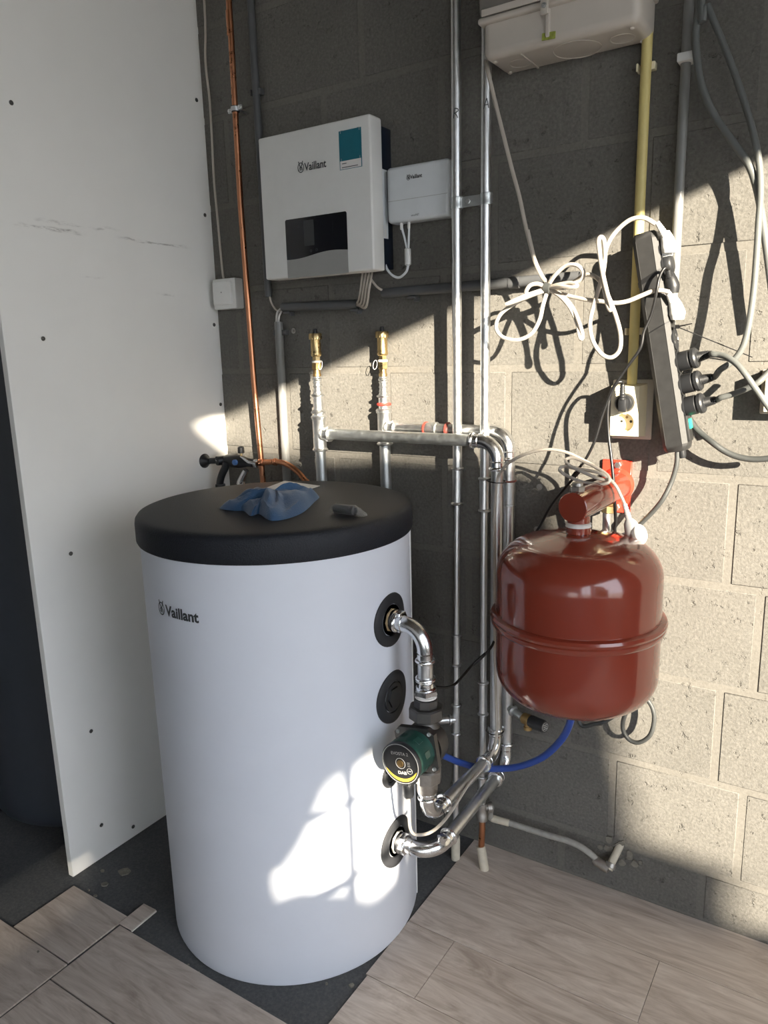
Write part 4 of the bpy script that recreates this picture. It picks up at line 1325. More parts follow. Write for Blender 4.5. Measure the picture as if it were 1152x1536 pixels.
# ------------------------------------------------------------------ internet gateway box
GX0, GX1, GZ0, GZ1 = 0.601, 0.762, 1.560, 1.680
gcx, gcz = (GX0 + GX1) / 2, (GZ0 + GZ1) / 2
gw = thing('gateway_box', 'smaller white gateway box beside the control box, two white cables below', 'gateway', (gcx, 0, GZ0))
MB().box((gcx, -0.022, gcz), (GX1 - GX0, 0.044, GZ1 - GZ0), bev=0.009, seg=4).build('housing', 'white_cool', gw)
p = Vector((0.6810, -0.0440, 1.6523))
text_mesh('lettering', 'Vaillant', 0.01, (p.x, -0.0442, p.z), (1, 0, 0), (0, 0, 1), 'print', gw, fit=(0.031, 0.0085), bold=0.0002)
pe2 = Vector((0.6607, -0.0440, 1.6525))
hare_emblem(lambda x, y: Vector((pe2.x + x, -0.0445, pe2.z + y)), 'print', gw, 0.012)
p = Vector((0.6770, -0.0440, 1.5714))
text_mesh('model_lettering', 'sensoNET', 0.006, (p.x, -0.0442, p.z), (1, 0, 0), (0, 0, 1), 'print', gw, fit=(0.021, 0.0042))
MB().box((gcx, -0.0441, GZ0 + 0.047), (GX1 - GX0 - 0.006, 0.0008, 0.0007)).build('seam', 'panel_grey', gw)
gc = thing('gateway_cable', 'white cable pair joined by a ferrite sleeve, looping from the gateway to the control box', 'cable', (gcx, -0.03, 1.48))
a0_, a1_, a2_ = [(0.6316, -0.0300, 1.5636), (0.6335, -0.0300, 1.5463), (0.6451, -0.0300, 1.5015)]
b0_, b1_, b2_ = [(0.6512, -0.0300, 1.5633), (0.6517, -0.0300, 1.5464), (0.6488, -0.0300, 1.5012)]
mb = MB()
mb.tube(smooth_path([a0_, a1_, [(0.6396, -0.0300, 1.5249)][0], a2_], 5), 0.0026, 8)
mb.tube(smooth_path([b0_, b1_, b2_], 5), 0.0026, 8)
mb.tube(smooth_path([(0.6499, -0.0340, 1.4663), (0.6440, -0.0340, 1.4514), (0.6248, -0.0340, 1.4404), (0.6034, -0.0340, 1.4486), (0.5881, -0.0340, 1.4693), (0.5842, -0.0340, 1.4988), (0.5851, -0.0340, 1.5297)], 6), 0.0030, 8)
mb.build('cord', 'white_cool', gc)
mb = MB()
for q in (a0_, b0_):
    q = Vector(q)
    mb.lathe([(0.0038, 0), (0.0042, -0.004), (0.0036, -0.022), (0.0028, -0.024)], q + Vector((0, 0, 0.006)), (0, 0, 1), 12)
mb.build('strain_relief', 'white_pl', gc)
u0, u1 = Vector(([(0.6470, -0.0300, 1.5044)])[0]), Vector(([(0.6470, -0.0300, 1.4649)])[0])
MB().tube([u0, u0.lerp(u1, 0.06), u0.lerp(u1, 0.94), u1], [0.004, 0.0075, 0.0075, 0.004], 12).build('ferrite_sleeve', 'white_pl', gc)
w0 = Vector(([(0.5868, -0.0360, 1.5409)])[0])
MB().box(w0, (0.010, 0.010, 0.022), None, 0.002).build('end_plug', 'white_pl', gc)

# ------------------------------------------------------------------ conduits and cables under the control box
def clip(parent, c, r, axis='z', mat='conduit_grey'):
    mb = MB()
    cx_, cy_, cz_ = c
    if axis == 'z':
        mb.box((cx_ - r * 0.9 - 0.002, cy_ + 0.002, cz_), (0.004, r * 2.2, 0.014), None, 0.001, 1)
        mb.box((cx_ + r * 0.9 + 0.006, cy_ + 0.004, cz_), (0.012, r * 1.6, 0.014), None, 0.001, 1)
        mb.box((cx_ + 0.002, -0.002, cz_), (r * 2 + 0.012, 0.004, 0.012))
    else:
        mb.box((cx_, cy_ + 0.002, cz_ - r - 0.003), (0.022, r * 2.0, 0.006), None, 0.001, 1)
        mb.box((cx_ + 0.008, cy_ + 0.002, cz_ - r - 0.008), (0.008, r * 1.4, 0.008), None, 0.001, 1)
    return mb.build('clip', mat, parent)

def conduit(name, label, pts, r, mat, hollow=True):
    t = thing(name, label, 'conduit', pts[-1])
    mb = MB()
    P = [Vector(p) for p in pts]
    mb.tube(P, r, 18, caps=(False, False) if hollow else (True, True))
    if hollow:
        mb.tube(P, r * 0.86, 18, caps=(False, False))
        for end, nx in ((0, 1), (-1, -2)):
            d = (P[end] - P[nx]).normalized()
            mb.lathe([(r * 0.86, 0), (r, 0)], P[end], d, 18, caps=(False, False))
    mb.build('tube', mat, t)
    return t
lc = ((0.2023, -0.0150, 1.4224))
lcx = ((0.1956, -0.0150, 1.9309))
cdl = conduit('conduit', 'dark grey conduit running down the wall left of the control box', [(lcx[0] + 0.0, -0.0125, ZC), (lc[0], -0.0125, lc[2])], 0.0095, 'conduit_grey')
clip(cdl, (lcx[0] + 0.001, -0.012, ((0.2120, -0.0100, 1.9210))[2]), 0.0095)
ch0, ch1 = (0.2566, -0.0200, 1.3925), (0.4959, -0.0200, 1.3877)
cdh = conduit('conduit', 'short dark grey conduit lying level below the control box', [ch0, (ch1[0], ch0[1], ch1[2])], 0.0115, 'conduit_grey')
clip(cdh, (ch0[0] + 0.016, -0.018, ch0[2]), 0.0115, 'x')
clip(cdh, (ch1[0] - 0.008, -0.018, ch1[2]), 0.0115, 'x')
cr0, cr1 = (0.5697, -0.0200, 1.4086), (1.0509, -0.0200, 1.4125)
cdr = conduit('conduit', 'long grey conduit passing level behind the risers to the cable bundle', [(cr0[0], -0.02, cr0[2]), (cr1[0], -0.02, cr1[2])], 0.0115, 'conduit_grey')
clip(cdr, (((0.6520, -0.0200, 1.3994))[0], -0.018, cr0[2]), 0.0115, 'x')
MB().lathe([(0.0115, -0.012), (0.0128, -0.011), (0.0128, 0.011), (0.0115, 0.012)], (((0.9083, -0.0200, 1.4087))[0], -0.02, (cr0[2] + cr1[2]) / 2), (1, 0, 0), 18).build('sleeve', 'conduit_grey', cdr)
cv0, cv1 = (0.2341, -0.0145, 1.3565), (0.2307, -0.0145, 0.9439)
cdv = conduit('conduit', 'grey conduit dropping to the floor behind the tank, left of the brass vents', [(cv0[0], -0.0145, cv0[2]), (cv0[0] - 0.002, -0.0145, 0.02)], 0.0115, 'conduit_light')
clip(cdv, (cv0[0], -0.012, ((0.2474, -0.0100, 1.3279))[2]), 0.0115)
wc = thing('white_cable_bundle', 'loop of several white cables from the control box into the short conduit', 'cable', (0.5, -0.02, 1.40))
for k in range(4):
    o_ = 0.005 * k
    a_, b_ = [(0.5335, -0.0450, 1.4522)][0], [(0.4955, -0.0220, 1.3867)][0]
    c1_, c2_ = [(0.5420, -0.0500, 1.4174)][0], [(0.5233, -0.0400, 1.3868)][0]
    P_ = [Vector(a_) + Vector((0.007 * k - 0.003, 0.003 * k, 0.01)), Vector(c1_) + Vector((0.0095 * k - 0.016, -0.002 * k, 0.002)), Vector(c2_) + Vector((0.0085 * k - 0.012, -0.002 * k, 0.006 - 0.005 * k)), Vector(b_) + Vector((0.0, 0.002 * k - 0.003, 0.004 - 0.002 * k)), Vector(b_) + Vector((-0.02, 0.001 * k, 0))]
    MB().tube(smooth_path(P_, 6), 0.0029, 8).build('cord', 'cable_white', wc)
o = MB().tube(smooth_path([(0.5429, -0.0400, 1.4519), (0.5520, -0.0400, 1.4385), (0.5662, -0.0400, 1.4227), (0.5731, -0.0250, 1.4146), (0.5854, -0.0200, 1.4085)], 5), 0.003, 8).build('white_cable', 'cable_white')
tag(o, 'single white cable from the control box into the long conduit', 'cable')
o = MB().tube(smooth_path([(0.2042, -0.0140, 1.4453), (0.2077, -0.0140, 1.4238), (0.2128, -0.0140, 1.4059), (0.2270, -0.0140, 1.3881), (0.2496, -0.0200, 1.3835), (0.2687, -0.0200, 1.3849)], 5), 0.0026, 8).build('white_cable', 'cable_white')
tag(o, 'thin white cable leaving the left conduit toward the short one', 'cable')
o = MB().tube(smooth_path([(0.2815, -0.0200, 1.3898), (0.2565, -0.0200, 1.3911), (0.2384, -0.0180, 1.3841), (0.2301, -0.0160, 1.3726), (0.2271, -0.0145, 1.3489), (0.2273, -0.0145, 1.3345)], 5), 0.0028, 8).build('white_cable', 'cable_cool')
tag(o, 'white cable bending down from the short conduit, outer of two', 'cable')
o = MB().tube(smooth_path([(0.2829, -0.0220, 1.3860), (0.2610, -0.0220, 1.3861), (0.2463, -0.0180, 1.3789), (0.2378, -0.0165, 1.3675), (0.2333, -0.0150, 1.3486), (0.2324, -0.0145, 1.3343)], 5), 0.0028, 8).build('white_cable', 'cable_cool')
tag(o, 'white cable bending down from the short conduit, inner of two', 'cable')

# ------------------------------------------------------------------ copper pipe, switch and its cable, on the left
cu = [((0.1576, -0.0450, 2.1488)), ((0.1565, -0.0450, 2.0465)), ((0.1551, -0.0450, 1.9045)), ((0.1532, -0.0450, 1.6457)), ((0.1587, -0.0450, 1.3820)), ((0.1615, -0.0450, 1.1990)), ((0.1696, -0.0450, 1.0094)), ((0.1718, -0.0450, 0.9316))]
cp = thing('copper_pipe', 'bare copper pipe running down the wall beside the white board', 'pipe', (cu[-1][0], -0.045, 0))
mb = MB()
cpp = [Vector(p) for p in cu]
cpp[0].z = ZC
mb.tube(cpp + [Vector((cpp[-1].x, -0.045, 0.0))], 0.0076, 16)
mb.build('pipe', 'copper', cp)
zb = ((0.1549, -0.0450, 2.0547))
mb = MB()
mb.lathe([(0.0076, -0.005), (0.0092, -0.003), (0.0092, 0.002), (0.0086, 0.004), (0.0086, 0.05), (0.0076, 0.052)], zb, (0, 0, 1), 16)
mb.build('coupling', 'copper', cp)
ck = Vector((0.1562, -0.0450, 1.8817))
pcl = thing('pipe_clamp', 'small zinc clamp with rubber liner holding the copper pipe', 'pipe clamp', tuple(ck))
MB().lathe([(0.0077, -0.007), (0.0105, -0.007), (0.0105, 0.007), (0.0077, 0.007)], ck, (0, 0, 1), 18).build('rubber_liner', 'black_soft', pcl)
MB().lathe([(0.0103, -0.005), (0.0118, -0.005), (0.0118, 0.005), (0.0103, 0.005)], ck, (0, 0, 1), 18).build('clamp_band', 'zinc', pcl)
mb = MB()
mb.box(ck + Vector((-0.017, -0.001, -0.002)), (0.013, 0.006, 0.011), None, 0.001, 1)
mb.box(ck + Vector((0.017, -0.001, 0.002)), (0.013, 0.006, 0.011), None, 0.001, 1)
for sx in (-1, 1):
    mb.lathe([(0.0036, 0), (0.0036, 0.003), (0.0005, 0.0036)], ck + Vector((sx * 0.018, -0.004, sx * 0.002)), (0, -1, 0), 10)
mb.cyl(ck + Vector((0, 0.011, 0)), (ck.x, -0.0005, ck.z), 0.0035, 10)
mb.build('ear', 'zinc', pcl)

sx0, sx1, sz0, sz1 = 0.019, 0.103, 1.397, 1.478
sw_ = thing('light_switch', 'square white surface switch on the wall at the board edge', 'light switch', ((sx0 + sx1) / 2, 0, sz0))
MB().box(((sx0 + sx1) / 2, -0.0165, (sz0 + sz1) / 2), (sx1 - sx0, 0.033, sz1 - sz0), None, 0.004, 2).build('box', 'white_pl', sw_)
mb = MB().box(((sx0 + sx1) / 2 - 0.004, -0.0345, (sz0 + sz1) / 2 + 0.002), (0.066, 0.010, 0.062), None, 0.003, 2)
rk = mb.build('rocker', 'white_pl', sw_)
MB().lathe([(0.0018, 0), (0.0003, 0.0006)], ((sx0 + sx1) / 2 - 0.004, -0.0395, (sz0 + sz1) / 2 + 0.004), (0, -1, 0), 10).build('lens', 'black', rk)
o = MB().tube(smooth_path([(0.03, -0.008, ZC)] + [(0.0418, -0.0120, 2.1673), (0.0313, -0.0120, 2.0279), (0.0368, -0.0120, 1.9322), (0.0358, -0.0120, 1.8583), (0.0327, -0.0120, 1.7302), (0.0358, -0.0120, 1.6369), (0.0386, -0.0120, 1.5500), (0.0424, -0.0120, 1.4841)] + [(0.06, -0.018, 1.470)], 5), 0.0030, 8).build('white_cable', 'cable_white')
tag(o, 'old white cable dropping beside the board to the switch', 'cable')

# ------------------------------------------------------------------ filling tap in the corner
tapt = thing('filling_tap', 'black and chrome filling tap with blue dot on the copper branch behind the tank', 'tap', (0.12, -0.06, 0.96))
TYY = -0.075
def W(u):
    return Vector(u)
# rosette on the board and barrel
r0 = Vector((0.0040, -0.0941, 0.9816))
mb = MB()
mb.lathe([(0.020, -0.003), (0.0205, 0.001), (0.018, 0.004), (0.010, 0.013), (0.008, 0.020)], (0.001, r0.y, r0.z), (1, 0, 0), 22)
mb.build('wall_rosette', 'black', tapt)
b1_ = Vector((0.0796, -0.0750, 0.9848))
b2_ = Vector((0.1723, -0.0600, 0.9787))
kn = Vector((0.0484, -0.0950, 0.9848))
MB().cyl((0.005, r0.y, r0.z), b1_, 0.0085, 16).build('inlet_barrel', 'black', tapt)
mb = MB()
mb.lathe([(0.010, 0.0), (0.0132, 0.002), (0.0135, 0.020), (0.0125, 0.024), (0.0005, 0.0245)], kn + Vector((0.012, 0.02, 0)), (-0.35, -0.93, 0), 24)
mb.build('knob', 'black', tapt)
mb = MB()
kd = Vector((-0.35, -0.93, 0)).normalized()
mb.box(kn + Vector((0.012, 0.02, 0)) + kd * 0.0246, (0.010, 0.0006, 0.002), Matrix.Rotation(0.5, 3, 'Y'))
mb.build('knob_mark', 'grey_print', tapt)
mb = MB()
mb.tube([b1_ + Vector((-0.02, 0, 0.002)), b1_, b1_.lerp(b2_, 0.35), b1_.lerp(b2_, 0.65), b2_], [0.011, 0.0195, 0.0185, 0.012, 0.0105], 20)
mb.build('valve_body', 'black', tapt)
dp = Vector((0.1192, -0.0980, 0.9840))
MB().lathe([(0.0078, -0.006), (0.0078, 0.001), (0.0070, 0.002), (0.0003, 0.002)], dp, (-0.1, -1, 0), 20).build('blue_dot', 'blue_mark', tapt)
mb = MB()
mb.lathe([(0.0105, 0.0), (0.0125, 0.001), (0.0125, 0.012), (0.0105, 0.013)], b2_ + Vector((-0.012, -0.002, 0)), (b2_ - b1_), 20)
mb.tube([((0.1321, -0.0850, 0.9997)), ((0.1594, -0.0850, 0.9860)), ((0.1807, -0.0780, 0.9817))], [0.003, 0.0045, 0.005], 10)
mb.build('chrome_collar', 'chrome', tapt)
s0_ = Vector((0.1280, -0.0780, 0.9955))
s1_ = Vector((0.1279, -0.0780, 1.0084))
MB().cyl(s0_, s1_, 0.0032, 12).build('stem', 'brass', tapt)
mb = MB()
mb.lathe([(0.004, 0.0), (0.0095, 0.001), (0.0092, 0.016), (0.0070, 0.0185), (0.0040, 0.0195), (0.0005, 0.0195)], s1_ + Vector((0, 0, -0.001)), (0, 0, 1), 10, smooth=False)
mb.build('top_knob', 'black', tapt)
mb = MB()
mb.tube(smooth_path([(0.0794, -0.0880, 0.9819), (0.0736, -0.0880, 0.9660), (0.0598, -0.0880, 0.9464), (0.0506, -0.0880, 0.9269), (0.0462, -0.0880, 0.9045), (0.0436, -0.0880, 0.8788)], 5), 0.0105, 14)
mb.lathe([(0.0135, 0), (0.0140, 0.002), (0.0140, 0.014), (0.0125, 0.015)], ((0.0496, -0.0880, 0.9174)), (0, 0, -1), 14)
mb.build('drain_hose', 'black', tapt)
sp0, sp1 = Vector((0.1492, -0.0850, 0.9625)), Vector((0.1234, -0.0850, 0.9254))
mb = MB()
mb.tube([sp0, sp0.lerp(sp1, 0.5), sp1], [0.0085, 0.0095, 0.0100], 14)
mb.lathe([(0.012, 0), (0.0135, 0.002), (0.012, 0.006)], sp1 + Vector((0.004, 0, 0.002)), (0, 0, -1), 16)
mb.build('spout', 'chrome', tapt)
br = thing('copper_branch', 'copper tee and bent branch pipe curving down behind the tank', 'pipe', (0.18, -0.05, 0.95))
bpts = [tuple(b2_)] + [(0.1801, -0.0550, 0.9815), (0.2122, -0.0550, 0.9849), (0.2359, -0.0550, 0.9868), (0.2629, -0.0550, 0.9842), (0.2890, -0.0550, 0.9744), (0.3108, -0.0550, 0.9608), (0.3284, -0.0550, 0.9442), (0.3421, -0.0550, 0.9244)] + [(0.33, -0.050, 0.84)]
MB().tube(smooth_path(bpts, 6), 0.0076, 14).build('pipe', 'copper', br)
mb = MB()
tb = Vector(((0.1674, -0.0500, 0.9801)))
mb.lathe([(0.0085, -0.016), (0.0095, -0.014), (0.0090, 0.0), (0.0095, 0.014), (0.0085, 0.016)], tb, (1, 0, 0), 16)
for q in ([(0.1882, -0.0550, 0.9823), (0.2273, -0.0550, 0.9860), (0.2328, -0.0550, 0.9863)]):
    mb.torus(q, (1, 0, 0), 0.0082, 0.0018, 18, 6)
mb.build('tee', 'copper', br)

# small wall plugs and screws left in the blocks
for i, (p, lab) in enumerate(((((0.2720, -0.0010, 1.3319)), 'small washer screw in the wall above the left brass vent'),
                              (((0.9648, -0.0010, 0.9629)), 'zinc screw in the wall left of the red arm'),
                              (((0.9602, -0.0010, 0.8637)), 'zinc screw in the wall just above the red vessel'),
                              (((0.2727, -0.0010, 0.9737)), 'small wall plug between the tap and the left vent pipe'))):
    t = thing('wall_screw', lab, 'screw', p)
    MB().lathe([(0.0075, 0), (0.0075, 0.0015), (0.004, 0.002), (0.0005, 0.002)] if i != 3 else [(0.005, 0), (0.005, 0.001), (0.0005, 0.001)], (p[0], 0.0005, p[2]), (0, -1, 0), 14).build('washer', 'nickel' if i != 3 else 'lead', t)
    MB().hexa((p[0], -0.0012, p[2]), (0, -1, 0), 0.0036, 0.0035).build('head', 'nickel', t)

# ------------------------------------------------------------------ expansion vessel, arm and bracket
VX, VY = 1.132, -0.222
VR = 0.157
vz0, vz1 = 0.582, 0.924
ves = thing('expansion_vessel', 'glossy rust red expansion vessel hanging from its arm on the wall', 'vessel', (VX, VY, vz0))
prof = [(0.001, vz0)]
def corner(cx_, cz_, r, a0, a1, n=10, sq=1.0):
    return [(cx_ + r * math.cos(math.radians(a0 + (a1 - a0) * k / n)), cz_ + sq * r * math.sin(math.radians(a0 + (a1 - a0) * k / n))) for k in range(n + 1)]
prof += [(0.05, vz0 + 0.001), (0.080, vz0 + 0.006)] + corner(VR - 0.062, vz0 + 0.068, 0.062, -82, 0, 10)
prof += [(VR, 0.70)]
prof += [(VR, 0.78)] + corner(VR - 0.070, vz1 - 0.083, 0.070, 0, 80, 10) + [(0.070, vz1 - 0.008), (0.045, vz1 - 0.002), (0.025, vz1)]
MB().lathe(prof, (VX, VY, 0), (0, 0, 1), 72).build('shell', 'red_vessel', ves)
zr_ = 0.752
MB().lathe([(VR - 0.002, zr_ - 0.015), (VR + 0.005, zr_ - 0.014), (VR + 0.009, zr_ - 0.009), (VR + 0.0095, zr_ - 0.003), (VR + 0.0080, zr_ - 0.001), (VR + 0.0105, zr_ + 0.002),
            (VR + 0.0115, zr_ + 0.006), (VR + 0.009, zr_ + 0.011), (VR + 0.003, zr_ + 0.0135), (VR - 0.002, zr_ + 0.014)], (VX, VY, 0), (0, 0, 1), 72).build('clamp_ring', 'red_vessel', ves)
nk = Vector((VX - 0.004, VY - 0.006, 0))
az = 0.988
arm_e = Vector((1.1349, -0.2620, 0.9790))
AXZ = arm_e.z
mb = MB()
mb.lathe([(0.0235, vz1 - 0.004), (0.0235, vz1 + 0.012), (0.0215, vz1 + 0.013), (0.0215, AXZ)], (VX - 0.002, VY, 0), (0, 0, 1), 24)
mb.build('neck', 'red_vessel', ves)
MB().lathe([(0.0215, vz1 + 0.011), (0.0245, vz1 + 0.012), (0.0238, vz1 + 0.015), (0.0248, vz1 + 0.018), (0.0215, vz1 + 0.020)], (VX - 0.002, VY, 0), (0, 0, 1), 24).build('thread_seal', 'ptfe', ves)

bx = ((1.1475, -0.0300, 0.9855))
arm = thing('wall_bracket', 'red pipe arm in shade from a sunlit red wall plate, carrying the vessel', 'bracket', (bx[0], 0, AXZ))
AR = 0.0285
MB().lathe([(AR - 0.0015, 0.0), (AR, 0.0015), (AR, 0.235)], (VX - 0.002, VY - 0.038, AXZ), (bx[0] - VX + 0.002, 0.212 + 0.024, 0.004), 32).build('arm_pipe', 'red_vessel', arm)
w0_, w1_ = ((1.1079, -0.0040, 1.0350)), ((1.1694, -0.0040, 1.0285))
w2_ = ((1.1668, -0.0040, 0.9390))
bxc, bw = (w0_[0] + w1_[0]) / 2, w1_[0] - w0_[0]
bz1, bz0 = w0_[2], ((1.1524, -0.0040, 0.9225))[2]
plate = MB().box((bxc, -0.004, (bz0 + bz1) / 2), (bw, 0.008, bz1 - bz0), None, 0.0012, 1).build('wall_plate', 'red_bracket', arm)
MB().lathe([(0.036, 0.0), (0.036, 0.002), (0.0335, 0.006), (0.030, 0.012), (0.0285, 0.02)], (bxc + 0.002, -0.007, AXZ + 0.004), (0, -1, 0), 32).build('weld_collar', 'red_bracket', arm)
bb = ((1.1420, -0.0100, 1.0248))
MB().hexa((bb[0], -0.008, bb[2]), (0, -1, 0), 0.0078, 0.007, 6, 0.001).build('bolt', 'zinc', plate)
bb = ((1.1318, -0.0100, 0.9231))
MB().hexa((bb[0] + 0.01, -0.008, bz0 + 0.012), (0, -1, 0), 0.0078, 0.007, 6, 0.001).build('bolt', 'zinc', plate)
kc = (VX - 0.002, VY - 0.012, AXZ + AR - 0.002)
mb = MB()
mb.hexa(kc, (0, 0, 1), 0.0140, 0.011, 6, 0.001)
mb.lathe([(0.0105, 0.011), (0.0105, 0.016), (0.0095, 0.0175), (0.0005, 0.0175)], kc, (0, 0, 1), 18)
mb.build('plug_nut', 'nickel', arm)
# brass stub and pipe under the arm
ux_ = ((1.1367, -0.0460, 0.9454))
st = thing('vessel_feed_pipe', 'short brass nut and steel pipe under the red arm, behind the vessel', 'pipe', (ux_[0], -0.046, 0.8))
mb = MB()
mb.lathe([(0.011, 0.004), (0.0145, 0.0), (0.0145, -0.010), (0.0165, -0.012), (0.0165, -0.026), (0.012, -0.028)], (ux_[0], -0.046, AXZ - AR + 0.006), (0, 0, 1), 8, smooth=False)
mb.build('brass_nut', 'brass', st)
MB().tube(smooth_path([(ux_[0] - 0.004, -0.046, AXZ - AR - 0.02), (ux_[0] - 0.004, -0.046, 0.75), (ux_[0] - 0.03, -0.045, 0.54), (1.02, -0.03, 0.47), (RRX + 0.01, -0.028, 0.465)], 6), 0.0088, 16).build('pipe', 'zinc', st)

# ------------------------------------------------------------------ blue hose and safety valve
hose = [(0.8168, -0.2500, 0.3914), (0.8270, -0.2200, 0.3654), (0.8465, -0.1700, 0.3267), (0.8804, -0.1400, 0.3085), (0.9238, -0.1300, 0.3132), (0.9826, -0.1350, 0.3403), (1.0423, -0.1500, 0.3888), (1.0884, -0.1700, 0.4514), (1.1124, -0.1900, 0.5033), (1.1198, -0.2000, 0.5401), (1.1207, -0.2050, 0.5703)]
o = MB().tube(smooth_path(hose, 8), 0.0078, 14).build('blue_hose', 'blue_hose')
tag(o, 'blue hose curving from behind the pump up under the red vessel', 'hose')
sv = thing('safety_valve', 'brass safety valve with black ribbed cap at the rear riser', 'valve', ((0.9547, -0.0450, 0.4086)))
v0 = Vector((RRX + 0.006, RY - 0.004, ((0.9064, -0.0300, 0.4223))[2]))
v1, v2, v3 = Vector((0.9467, -0.0450, 0.4119)), Vector((0.9745, -0.0580, 0.4154)), Vector((1.0168, -0.0750, 0.4185))
mb = MB()
mb.cyl(v0, v1, 0.0085, 16)
bead(mb, v0.lerp(v1, 0.35), v1 - v0, 0.009)
mb.build('branch', 'zinc_dull', sv)
mb = MB()
d_ = (v3 - v2).normalized()
mb.lathe([(0.009, -0.022), (0.0135, -0.020), (0.0135, 0.0), (0.0115, 0.002)], v2, d_, 16)
mb.lathe([(0.0085, 0.0), (0.0085, 0.016), (0.0100, 0.017), (0.0100, 0.024), (0.006, 0.025)], v2 - d_ * 0.008, (0.05, -0.15, -1), 14)
mb.build('body', 'brass_dull', sv)
mb = MB()
n = 36
rings = []
L_ = (v3 - v2).length
x_, y_, z_ = frame_from(d_)
for (r, h) in ((0.011, 0.0), (0.0140, 0.002), (0.0140, L_ - 0.004), (0.0125, L_), (0.001, L_)):
    rings.append([v2 + z_ * h + (x_ * math.cos(2 * PI * q / n) + y_ * math.sin(2 * PI * q / n)) * (r + (0.0006 if q % 3 == 0 else 0) * (r > 0.0135)) for q in range(n)])
mb.ring_sweep(rings, smooth=False)
cap = mb.build('cap', 'black', sv)
mb = MB()
for k in range(3):
    mb.box(v3 + d_ * 0.0004 + y_ * (0.0045 * (k - 1)), (0.012, 0.0008, 0.002), Matrix((x_, d_, y_)).transposed())
mb.torus(v3 + d_ * 0.0004, d_, 0.0095, 0.0006, 22, 5)
mb.build('cap_print', 'grey_print', cap)

# ------------------------------------------------------------------ old pipe low on the wall
op = thing('old_wall_pipe', 'thin weathered pipe bent along the wall foot to a brass elbow in broken plaster', 'pipe', ((1.1324, -0.0200, 0.0847)))
pa = [tuple(Al(zt2) + Vector((0.018, 0.012, 0.003)))] + [(0.8693, -0.0450, 0.1146), (0.9124, -0.0350, 0.1111), (0.9667, -0.0300, 0.1084), (1.0182, -0.0300, 0.1096), (1.0620, -0.0300, 0.1119), (1.0928, -0.0300, 0.1084), (1.1172, -0.0300, 0.0988), (1.1355, -0.0300, 0.0870)]
MB().tube(smooth_path(pa, 6), 0.0075, 12).build('pipe', 'lead', op)
MB().tube([(0.8713, -0.0450, 0.1154), (0.8914, -0.0410, 0.1136), (0.9135, -0.0360, 0.1113)], 0.0088, 12).build('sleeve', 'lag', op)
e0, e1, e2, e3 = [Vector(p) for p in [(1.1326, -0.0300, 0.0845), (1.1638, -0.0350, 0.0766), (1.1676, -0.0200, 0.0915), (1.1793, 0.0060, 0.1260)]]
MB().tube([e0 + (e0 - e1) * 0.2, e0, e0.lerp(e1, 0.5), e1], [0.0085, 0.0115, 0.0115, 0.0105], 12).build('elbow', 'nickel', op)
MB().lathe([(0.009, -0.004), (0.0125, -0.003), (0.0125, 0.007), (0.009, 0.008)], e1.lerp(e2, 0.35), (e2 - e1), 14).build('nut', 'nickel', op)
MB().tube([e1, e2, e3], 0.0088, 12).build('stub', 'lag', op)
# broken plaster patch round the hole
pc_ = ((1.1845, 0.0000, 0.1117))
rp_ = random.Random(2)
for i in range(16):
    a = rp_.uniform(0, 6.28)
    rr = rp_.uniform(0.010, 0.042)
    s_ = rp_.uniform(0.005, 0.011)
    cx_, cz_ = pc_[0] + rr * 1.2 * math.cos(a) - 0.004, max(0.016, pc_[2] + rr * 0.8 * math.sin(a) - 0.004)
    n = 7
    poly = [(s_ * rp_.uniform(0.6, 1.1) * math.cos(2 * PI * k / n), s_ * rp_.uniform(0.6, 1.1) * math.sin(2 * PI * k / n)) for k in range(n)]
    MB().prism(poly, (cx_, 0.001, cz_), (1, 0, 0), (0, 0, 1), rp_.uniform(0.003, 0.006)).build('plaster_lump', 'plaster', wall_back)

# ------------------------------------------------------------------ fuse box
FBX0, FBX1, FBZ0, FBZ1 = 0.876, 1.178, 1.826, 2.10
fcx = (FBX0 + FBX1) / 2
fb = thing('fuse_box', 'aged white fuse box with smoked grey lid high on the wall', 'fuse box', (fcx, 0, FBZ0))
hb = MB()
hb.box((fcx, -0.057, (FBZ0 + FBZ1) / 2), (FBX1 - FBX0, 0.114, FBZ1 - FBZ0), None, 0.016, 4)
hb.build('housing', 'fuse', fb)
zl0 = 1.888
MB().box((fcx, -0.066, zl0 + 0.004), (FBX1 - FBX0 + 0.012, 0.118, 0.012), None, 0.005, 3).build('rim', 'fuse', fb)
MB().box((fcx, -0.070, (zl0 + 0.006 + FBZ1) / 2), (FBX1 - FBX0 + 0.010, 0.120, FBZ1 - zl0 - 0.006), None, 0.016, 4).build('lid', 'fuse_lid', fb)
MB().box((fcx - 0.075, -0.1305, zl0 + 0.014), (0.14, 0.003, 0.012), None, 0.001, 1).build('label_strip', 'fuse', fb)
rx_ = ((1.0093, -0.1300, 1.8852))
mb = MB().box((rx_[0], -0.131, rx_[2] - 0.002), (0.016, 0.006, 0.026), None, 0.003, 2)
hasp = mb.build('hasp', 'fuse', fb)
MB().lathe([(0.0048, 0), (0.0044, 0.002), (0.0028, 0.0024), (0.0020, 0.001), (0.0003, 0.001)], (rx_[0], -0.134, rx_[2]), (0, -1, 0), 14).build('screw', 'zinc_dull', hasp)
MB().box((rx_[0] + 0.001, -0.116, (FBZ0 + zl0) / 2 + 0.004), (0.008, 0.006, zl0 - FBZ0 - 0.014), None, 0.001, 1).build('rib', 'fuse', fb)
MB().box((rx_[0] + 0.003, -0.1155, FBZ0 + 0.013), (0.026, 0.003, 0.012), Matrix.Rotation(0.06, 3, 'Y'), 0.0005, 1).build('tape_piece', 'tape', fb)
